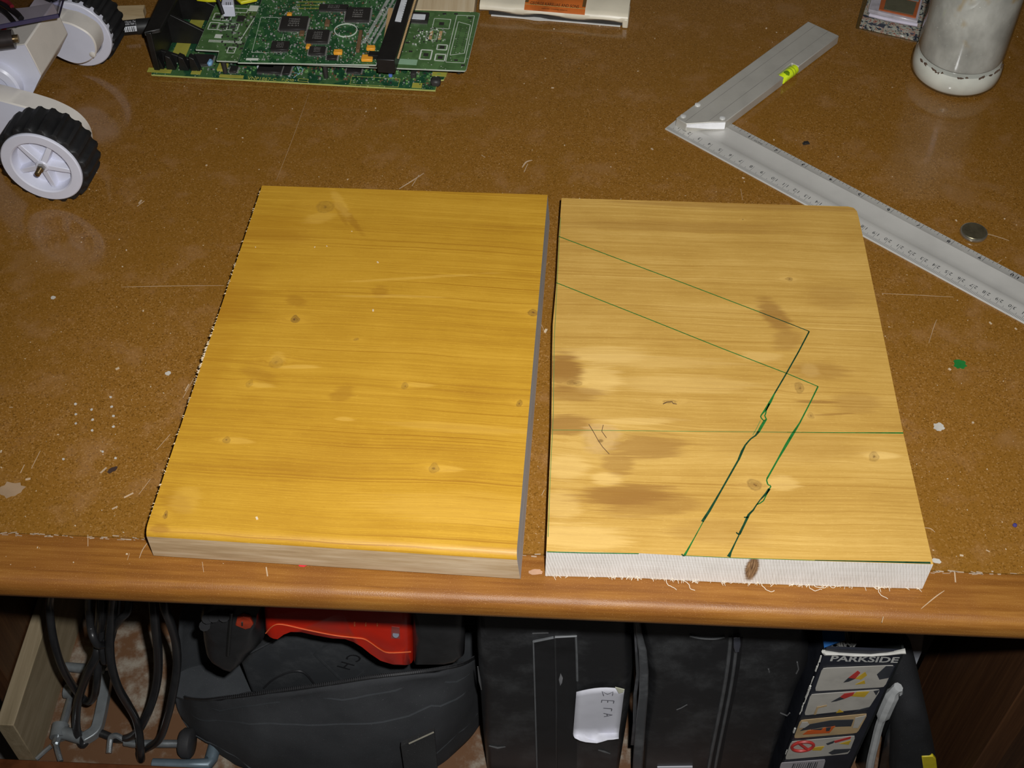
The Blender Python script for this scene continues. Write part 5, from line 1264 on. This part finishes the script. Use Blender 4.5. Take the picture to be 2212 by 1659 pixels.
build('folded_corner', MB().prism([F1(u, v, .0044) for u, v in ((1329, 1485), (1349, 1490), (1346, 1496), (1337, 1498))], Vector((0, .0006, 0))), M('pale_yellow_corner', (.52, .52, .40), .6), nt_, smooth=0)

k2 = thing('tool_case', aty(1570, 1655, .50), 'upright black tool case with two raised ribs beside the picture box', 'tool case', 'upright black tool cases')
Y2 = .494
K2 = [(1372, 1295), (1560, 1290), (1735, 1295), (1745, 1370), (1752, 1410), (1750, 1450), (1727, 1500), (1701, 1570), (1672, 1650), (1660, 1690), (1530, 1700), (1384, 1690), (1384, 1600), (1394, 1500), (1398, 1455), (1390, 1410), (1378, 1350)]
kb = build('shell', upright(K2, Y2, .20, .013), mcase, k2, smooth=50)
def F2(u, v, d=0.): return aty(u, v, Y2-d)
eb = [[F2(u-w_, v, .001), F2(u-w_, v, .006), F2(u+w_, v, .006), F2(u+w_, v, .001)] for (u, v, w_) in ((1376, 1330, 6), (1380, 1368, 7), (1388, 1405, 9), (1391, 1450, 10), (1390, 1500, 10), (1384, 1560, 11), (1378, 1640, 11), (1376, 1690, 11))]
build('edge_band', MB().loft(eb), mat_dusty('grey_edge_band', (.055, .058, .062), (.12, .125, .13), .3, .4, 40), kb, bevel=.0012)
eb = [[F2(u-w_, v, -.004), F2(u-w_, v, .003), F2(u+w_, v, .003), F2(u+w_, v, -.004)] for (u, v, w_) in ((1371, 1340, 3), (1374, 1400, 3), (1378, 1455, 4), (1372, 1500, 4), (1371, 1560, 4), (1366, 1610, 4))]
build('edge_band', MB().loft(eb), mat_dusty('grey_edge_band2', (.045, .047, .05), (.10, .10, .11), .3, .4, 40), kb, bevel=.0006)
RIB = [(1578, 1375), (1574, 1420), (1567, 1470), (1558, 1520), (1546, 1580), (1534, 1640), (1526, 1690)]
for du, du2, r_ in ((0, 0, .0016), (14, 6, .0014)):
    build('rib', MB().tube(spline([F2(u+du+du2*.0, v, .0002) for u, v in RIB], 4), r_, 8), M('case_rib_grey', (.075, .077, .08), .38, var=.2), kb)
build('groove', MB().prism([F2(u, v, .0003) for u, v in ((1580, 1376), (1605, 1378), (1598, 1440), (1588, 1500), (1570, 1580), (1550, 1690), (1528, 1690), (1547, 1580), (1559, 1520), (1569, 1470))], Vector((0, .001, 0))), M('groove_black', (.008, .008, .009), .5), kb, smooth=0)
build('latch', MB().pillow([F2(u, v, .004) for u, v in ((1585, 1380), (1599, 1379), (1601, 1398), (1597, 1410), (1588, 1412), (1584, 1400))], Vector((0, .005, 0)), .0015, 3), M('dark_shiny_latch', (.05, .052, .065), .25), kb)
build('top_arc', MB().tube(spline([F2(u, v, .0006) for u, v in ((1490, 1374), (1515, 1379), (1545, 1380), (1565, 1376))], 4), .0008, 6), mworn, kb)
for px in ([(1462, 1533), (1472, 1529), (1484, 1522)], [(1722, 1430), (1725, 1445), (1720, 1455)], [(1660, 1445), (1662, 1452)], [(1686, 1540), (1700, 1546), (1706, 1540)]):
    build('scuff', MB().tube([F2(u, v, .0002) for u, v in px], .0006, 5), M('grey_scuff_dark', (.09, .09, .092), .6), kb)
build('white_tag', MB().prism([F2(u, v, .001) for u, v in ((1420, 1657), (1496, 1656), (1496, 1690), (1420, 1690))], Vector((0, .0008, 0))), mpap, kb, smooth=0)

# ------------------------------------------------------------------ picture box with lettering
pbx = thing('cardboard_box', aty(1800, 1655, .50), 'worn dark cardboard box with tool pictures and lettering on its side', 'box')
YB = .488
TLp, TRp, BLp, BRp = aty(1777, 1408, YB), aty(1958, 1400, YB), aty(1683, 1690, YB), aty(1822, 1690, YB)
Xd = (TRp-TLp).normalized(); Xd.z = 0; Xd.normalize()
mbox = M('dark_navy_box_print', (.016, .018, .026), .45, var=.2, vscale=40)
ztop = (TLp.z+TRp.z)/2; wB = (TRp-TLp).dot(Xd)
def BX(s, h, d=0.): return Vector((TLp.x, TLp.y, 0)) + Xd*(s*wB) + UP*h + Vector((0, -d, 0))
Yn = Vector((-Xd.y, Xd.x, 0))
for nm_, s0_, s1_, y0_, y1_ in (('front_face', 0, 1, 0, .002), ('left_side', 0, .03, 0, .16), ('right_side', .97, 1, 0, .16), ('back_face', 0, 1, .158, .16)):
    P = [BX(s0_, ZF)+Yn*y0_, BX(s1_, ZF)+Yn*y0_, BX(s1_, ZF)+Yn*y1_, BX(s0_, ZF)+Yn*y1_]
    fo = build(nm_, MB().prism(P, UP*(ztop-ZF - (.0 if nm_ != 'back_face' else -.01))), mbox if nm_ != 'right_side' else M('dark_green_grey_card', (.03, .034, .034), .6), pbx, smooth=0)
    if nm_ == 'front_face': ff = fo
build('torn_edge', MB().tube([BX(0, ztop-.003, .0008), BX(.03, ztop-.005, .0008), BX(.2, ztop-.006, .0008), BX(.4, ztop-.0065, .0008), BX(.6, ztop-.006, .0008), BX(.8, ztop-.003, .0008), BX(.95, ztop+.001, .0008), BX(1.0, ztop+.002, .0008)], [.0016, .0022, .0011, .0013, .0010, .0012, .0018, .0022], 6), M('white_torn_card', (.55, .54, .50), .8), ff)
tw = MB(); rnd = random.Random(4)
for k in range(22):
    h = ztop - .008 - rnd.random()*.17; tw.tube([BX(-.008+rnd.uniform(0, .012), h, .0008), BX(-.008+rnd.uniform(0, .012), h-rnd.uniform(.002, .009), .0008)], rnd.uniform(.0003, .0009), 5)
build('worn_corner', tw, M('white_torn_card', (.55, .54, .50), .8), ff, kind='stuff')
fl_ = [BX(0, ztop), BX(0, ztop)+Yn*.05, BX(.30, ztop+.002)+Yn*.05, BX(.28, ztop-.001)+Yn*.008]
build('flap', MB().prism(fl_, UP*.001), M('blue_box_flap', (.02, .10, .30), .4), pbx, smooth=0)
def bxpx(u, v, d=.0008):
    p = aty(u, v, YB); q = atpl(u, v, TLp + Vector((0, -d, 0)), Yn); return q
mb = MB(); put_text(mb, 'PARKSIDE', bxpx(1868, 1424, .001), (Xd + UP*.035).normalized(), UP, .0085, wB*.84, True)
build('lettering', mb, M('silver_box_lettering', (.42, .42, .40), .5), ff, smooth=0)
def panel(px, mat, name='picture_panel', d=.0008):
    P = [bxpx(u, v, d) for u, v in px]; return build(name, MB().prism(P, Yn*.0005), mat, ff, smooth=0)
def rr(q, k=.13):
    q = [Vector((u, v, 0)) for u, v in q]; out = []
    for i in range(4):
        a, b, c = q[i-1], q[i], q[(i+1) % 4]
        out += [(b + (a-b)*k*(.5 if (a-b).length > (c-b).length else 1)).to_2d(), (b+((a+c)/2-b)*k*.25).to_2d(), (b + (c-b)*k*(.5 if (c-b).length > (a-b).length else 1)).to_2d()]
    return [(p.x, p.y) for p in out]
def Z6(x, y): return (1680 + x*.18018, 1360 + y*.18018)
mpan = M('beige_picture_ground', (.40, .38, .34), .5, var=.08); mpy = M('yellow_print', (.50, .33, .03), .5); mpr = M('red_print', (.42, .035, .03), .5); mpk = M('dark_print', (.035, .038, .045), .5); mpt = M('tan_print', (.42, .30, .16), .5); mpo = M('orange_red_print', (.50, .09, .015), .5)
p1 = panel(rr([Z6(535, 465), Z6(1400, 430), Z6(1280, 690), Z6(440, 740)]), mpan)
p2 = panel(rr([Z6(395, 780), Z6(1235, 720), Z6(1090, 945), Z6(315, 1030)]), mpan)
p3 = panel(rr([Z6(270, 1090), Z6(1080, 1010), Z6(955, 1240), Z6(190, 1305)]), mpt)
p4 = panel(rr([Z6(160, 1345), Z6(935, 1275), Z6(850, 1490), Z6(85, 1560)]), mpan)
p5 = panel(rr([Z6(40, 1600), Z6(575, 1560), Z6(540, 1680), Z6(10, 1720)]), M('grey_barcode_ground', (.34, .32, .34), .5))
def shape(par, pts, mat, d=.0016): build('picture', MB().prism([bxpx(*Z6(x, y), d) for x, y in pts], Yn*.0003), mat, par, smooth=0)
shape(p1, [(1190, 540), (1300, 440), (1400, 440), (1330, 580), (1220, 600)], mpk); shape(p1, [(850, 580), (960, 495), (990, 520), (930, 590)], mpr); shape(p1, [(930, 590), (1050, 510), (1070, 550), (1000, 600)], mpy); shape(p1, [(790, 635), (850, 580), (930, 590), (850, 625)], mpk); shape(p1, [(930, 660), (1040, 610), (1050, 650)], mpy, .0013)
shape(p2, [(750, 810), (800, 770), (920, 755), (900, 790), (800, 830)], mpr); shape(p2, [(880, 800), (950, 750), (1100, 745), (1040, 810)], mpy); shape(p2, [(640, 870), (750, 810), (800, 830), (700, 860)], mpk); shape(p2, [(900, 1000), (1000, 955), (1100, 930), (1080, 960)], mpk); shape(p2, [(430, 1020), (470, 930), (590, 905), (590, 920), (485, 945), (460, 1020)], mpt); shape(p2, [(1150, 740), (1220, 725), (1180, 790)], mpk); shape(p2, [(700, 1000), (740, 960), (790, 990)], mpy)
shape(p3, [(370, 1140), (640, 1090), (910, 1080), (880, 1160), (560, 1170), (270, 1215)], mpk); shape(p3, [(300, 1260), (360, 1215), (690, 1160), (620, 1240)], mpo, .0022); shape(p3, [(255, 1180), (290, 1110), (360, 1110), (380, 1140), (320, 1180)], mpan, .0019); shape(p3, [(580, 1180), (640, 1170), (620, 1215), (580, 1220)], mpk, .0028); shape(p3, [(400, 1200), (540, 1185), (520, 1205)], mpk, .0028); shape(p3, [(930, 1060), (1060, 1030), (960, 1180), (900, 1180)], mpan, .0014)
ring = MB(); cx_, cy_ = 300, 1400; RP = []
for k in range(25): a = 2*pi*k/24; RP.append(bxpx(*Z6(cx_+130*cos(a)+10*sin(a), cy_+52*sin(a)-18*cos(a)), .0018))
ring.tube(RP, .0013, 6); ring.tube([bxpx(*Z6(240, 1350), .0018), bxpx(*Z6(360, 1440), .0018)], .0012, 6)
build('prohibition_sign', ring, mpr, p4)
shape(p4, [(400, 1420), (560, 1400), (520, 1450), (420, 1450)], mpy); shape(p4, [(580, 1370), (680, 1335), (670, 1360), (600, 1385)], mpk); shape(p4, [(670, 1340), (880, 1285), (870, 1310), (690, 1360)], mpr); shape(p4, [(740, 1370), (880, 1330), (850, 1380)], mpy); shape(p4, [(610, 1480), (680, 1440), (880, 1430), (840, 1470), (650, 1500)], mpk)
bb = MB(); rnd = random.Random(6)
for k in range(12):
    x = 190+k*26; bb.add([bxpx(*Z6(x, 1608-k*2), .0016), bxpx(*Z6(x+rnd.choice((5, 8, 14)), 1608-k*2), .0016), bxpx(*Z6(x-40, 1720), .0016), bxpx(*Z6(x-52, 1720), .0016)], [(0, 1, 2, 3)])
build('barcode', bb, mpk, p5, kind='stuff', smooth=0)
ctn = MB()
for k in range(9):
    c = BX(.22+.03*k, ztop-.012) + Yn*(.02+.004*sin(k)); ctn.lathe([(.010, 0), (.0112, .0008), (.010, .0016)], Matrix.Translation(c) @ Matrix.Rotation(.9, 4, 'Y') @ Matrix.Rotation(.5, 4, 'X'), 20, caps=False)
hs = tag(build('coiled_hose', ctn, M('grey_ribbed_hose', (.20, .20, .19), .5)), 'grey ribbed hose end inside the open picture box', 'hose')

# ------------------------------------------------------------------ things to the right of the box
wpb = MB(); wpb.prism([aty(u, v, .575) for u, v in ((1935, 1330), (2002, 1330), (1990, 1410), (1948, 1510), (1915, 1560), (1900, 1500))], Vector((0, .004, 0)))
tag(build('white_panel', wpb, M('dull_white_board', (.40, .42, .46), .7)), 'dull white board leaning behind the picture box', 'board')
fs = thing('plastic_sleeve', aty(1900, 1655, .50), 'black plastic sleeve with a worn white folded edge beside the picture box', 'sleeve')
def Z7(x, y): return (1680 + x*.18018, 1360 + y*.18018)
sl_ = [(1430, 690), (1380, 740), (1320, 860), (1250, 1020), (1200, 1150), (1150, 1350), (1100, 1560), (1080, 1720)]
rows = [[aty(*Z7(x-w0, y+20), .520), aty(*Z7(x-10, y+4), .506), aty(*Z7(x+20, y), .497), aty(*Z7(x+45, y+10), .502)] for (x, y), w0 in zip(sl_, (40, 60, 90, 120, 130, 140, 150, 150))]
s1_ = build('left_fold', MB().sheet(rows), M('dark_grey_plastic_sheet', (.045, .05, .05), .35, var=.2), fs, smooth=60); s1_.modifiers.new('thick', 'SOLIDIFY').thickness = .0015
build('white_edge', MB().tube(spline([aty(*Z7(x+18, y), .4955) for x, y in sl_], 3), [.004]*4+[.0055]*6+[.0035]*12, 8), M('white_plastic_edge', (.42, .43, .43), .6), fs)
build('white_edge', MB().tube(spline([aty(*Z7(x, y), .4985) for x, y in ((1440, 700), (1475, 790), (1500, 900), (1520, 1000))], 3), [.003, .0028, .0026, .0024, .0022, .002, .0018, .0016, .0014, .0012], 8), M('white_plastic_edge', (.42, .43, .43), .6), fs)
rows = [[aty(*Z7(x, y), .502) for x, y in r_] for r_ in (((1440, 780), (1400, 950), (1290, 1250), (1200, 1720)), ((1470, 860), (1460, 1000), (1400, 1300), (1330, 1720)), ((1510, 990), (1500, 1100), (1460, 1350), (1420, 1720)))]
s2_ = build('right_fold', MB().sheet(rows), M('dark_grey_plastic_sheet2', (.022, .024, .026), .3, var=.2), fs, smooth=60); s2_.modifiers.new('thick', 'SOLIDIFY').thickness = .0015
gb = thing('rolled_bag', aty(1985, 1655, .48), 'black crumpled cloth bundle with a yellow strip near the right leg', 'bag')
bp_ = [(1945, 1548), (1965, 1539), (1990, 1540), (2005, 1556), (2014, 1590), (2024, 1640), (2034, 1700), (1930, 1700), (1932, 1640), (1934, 1590)]
build('cloth', pil(bp_, .480, .08, .014), mat_fabric('black_bundle_cloth', (.008, .008, .009), (.018, .019, .021)), gb, smooth=60)
build('yellow_strip', MB().prism([aty(u, v, .4790) for u, v in ((1991, 1635), (2016, 1634), (2022, 1640), (2030, 1700), (2000, 1700))], Vector((0, .003, 0))), M('yellow_strip', (.55, .45, .02), .4), gb, bevel=.0008)
rdh = thing('red_handle', aty(1758, 1400, .53), 'small red tip poking up between the case and the picture box', 'handle')
build('tip', MB().pillow([aty(u, v, .528) for u, v in ((1750, 1370), (1768, 1370), (1764, 1400), (1758, 1409), (1752, 1398))], Vector((0, .008, 0)), .002, 3), M('dull_red_plastic', (.20, .02, .03), .4), rdh)
build('shaft', MB().tube([aty(1758, 1408, .532), Vector((aty(1758, 1408, .532).x, aty(1758, 1408, .532).y+.01, ZF+.002))], .003, 8), mdk, rdh)
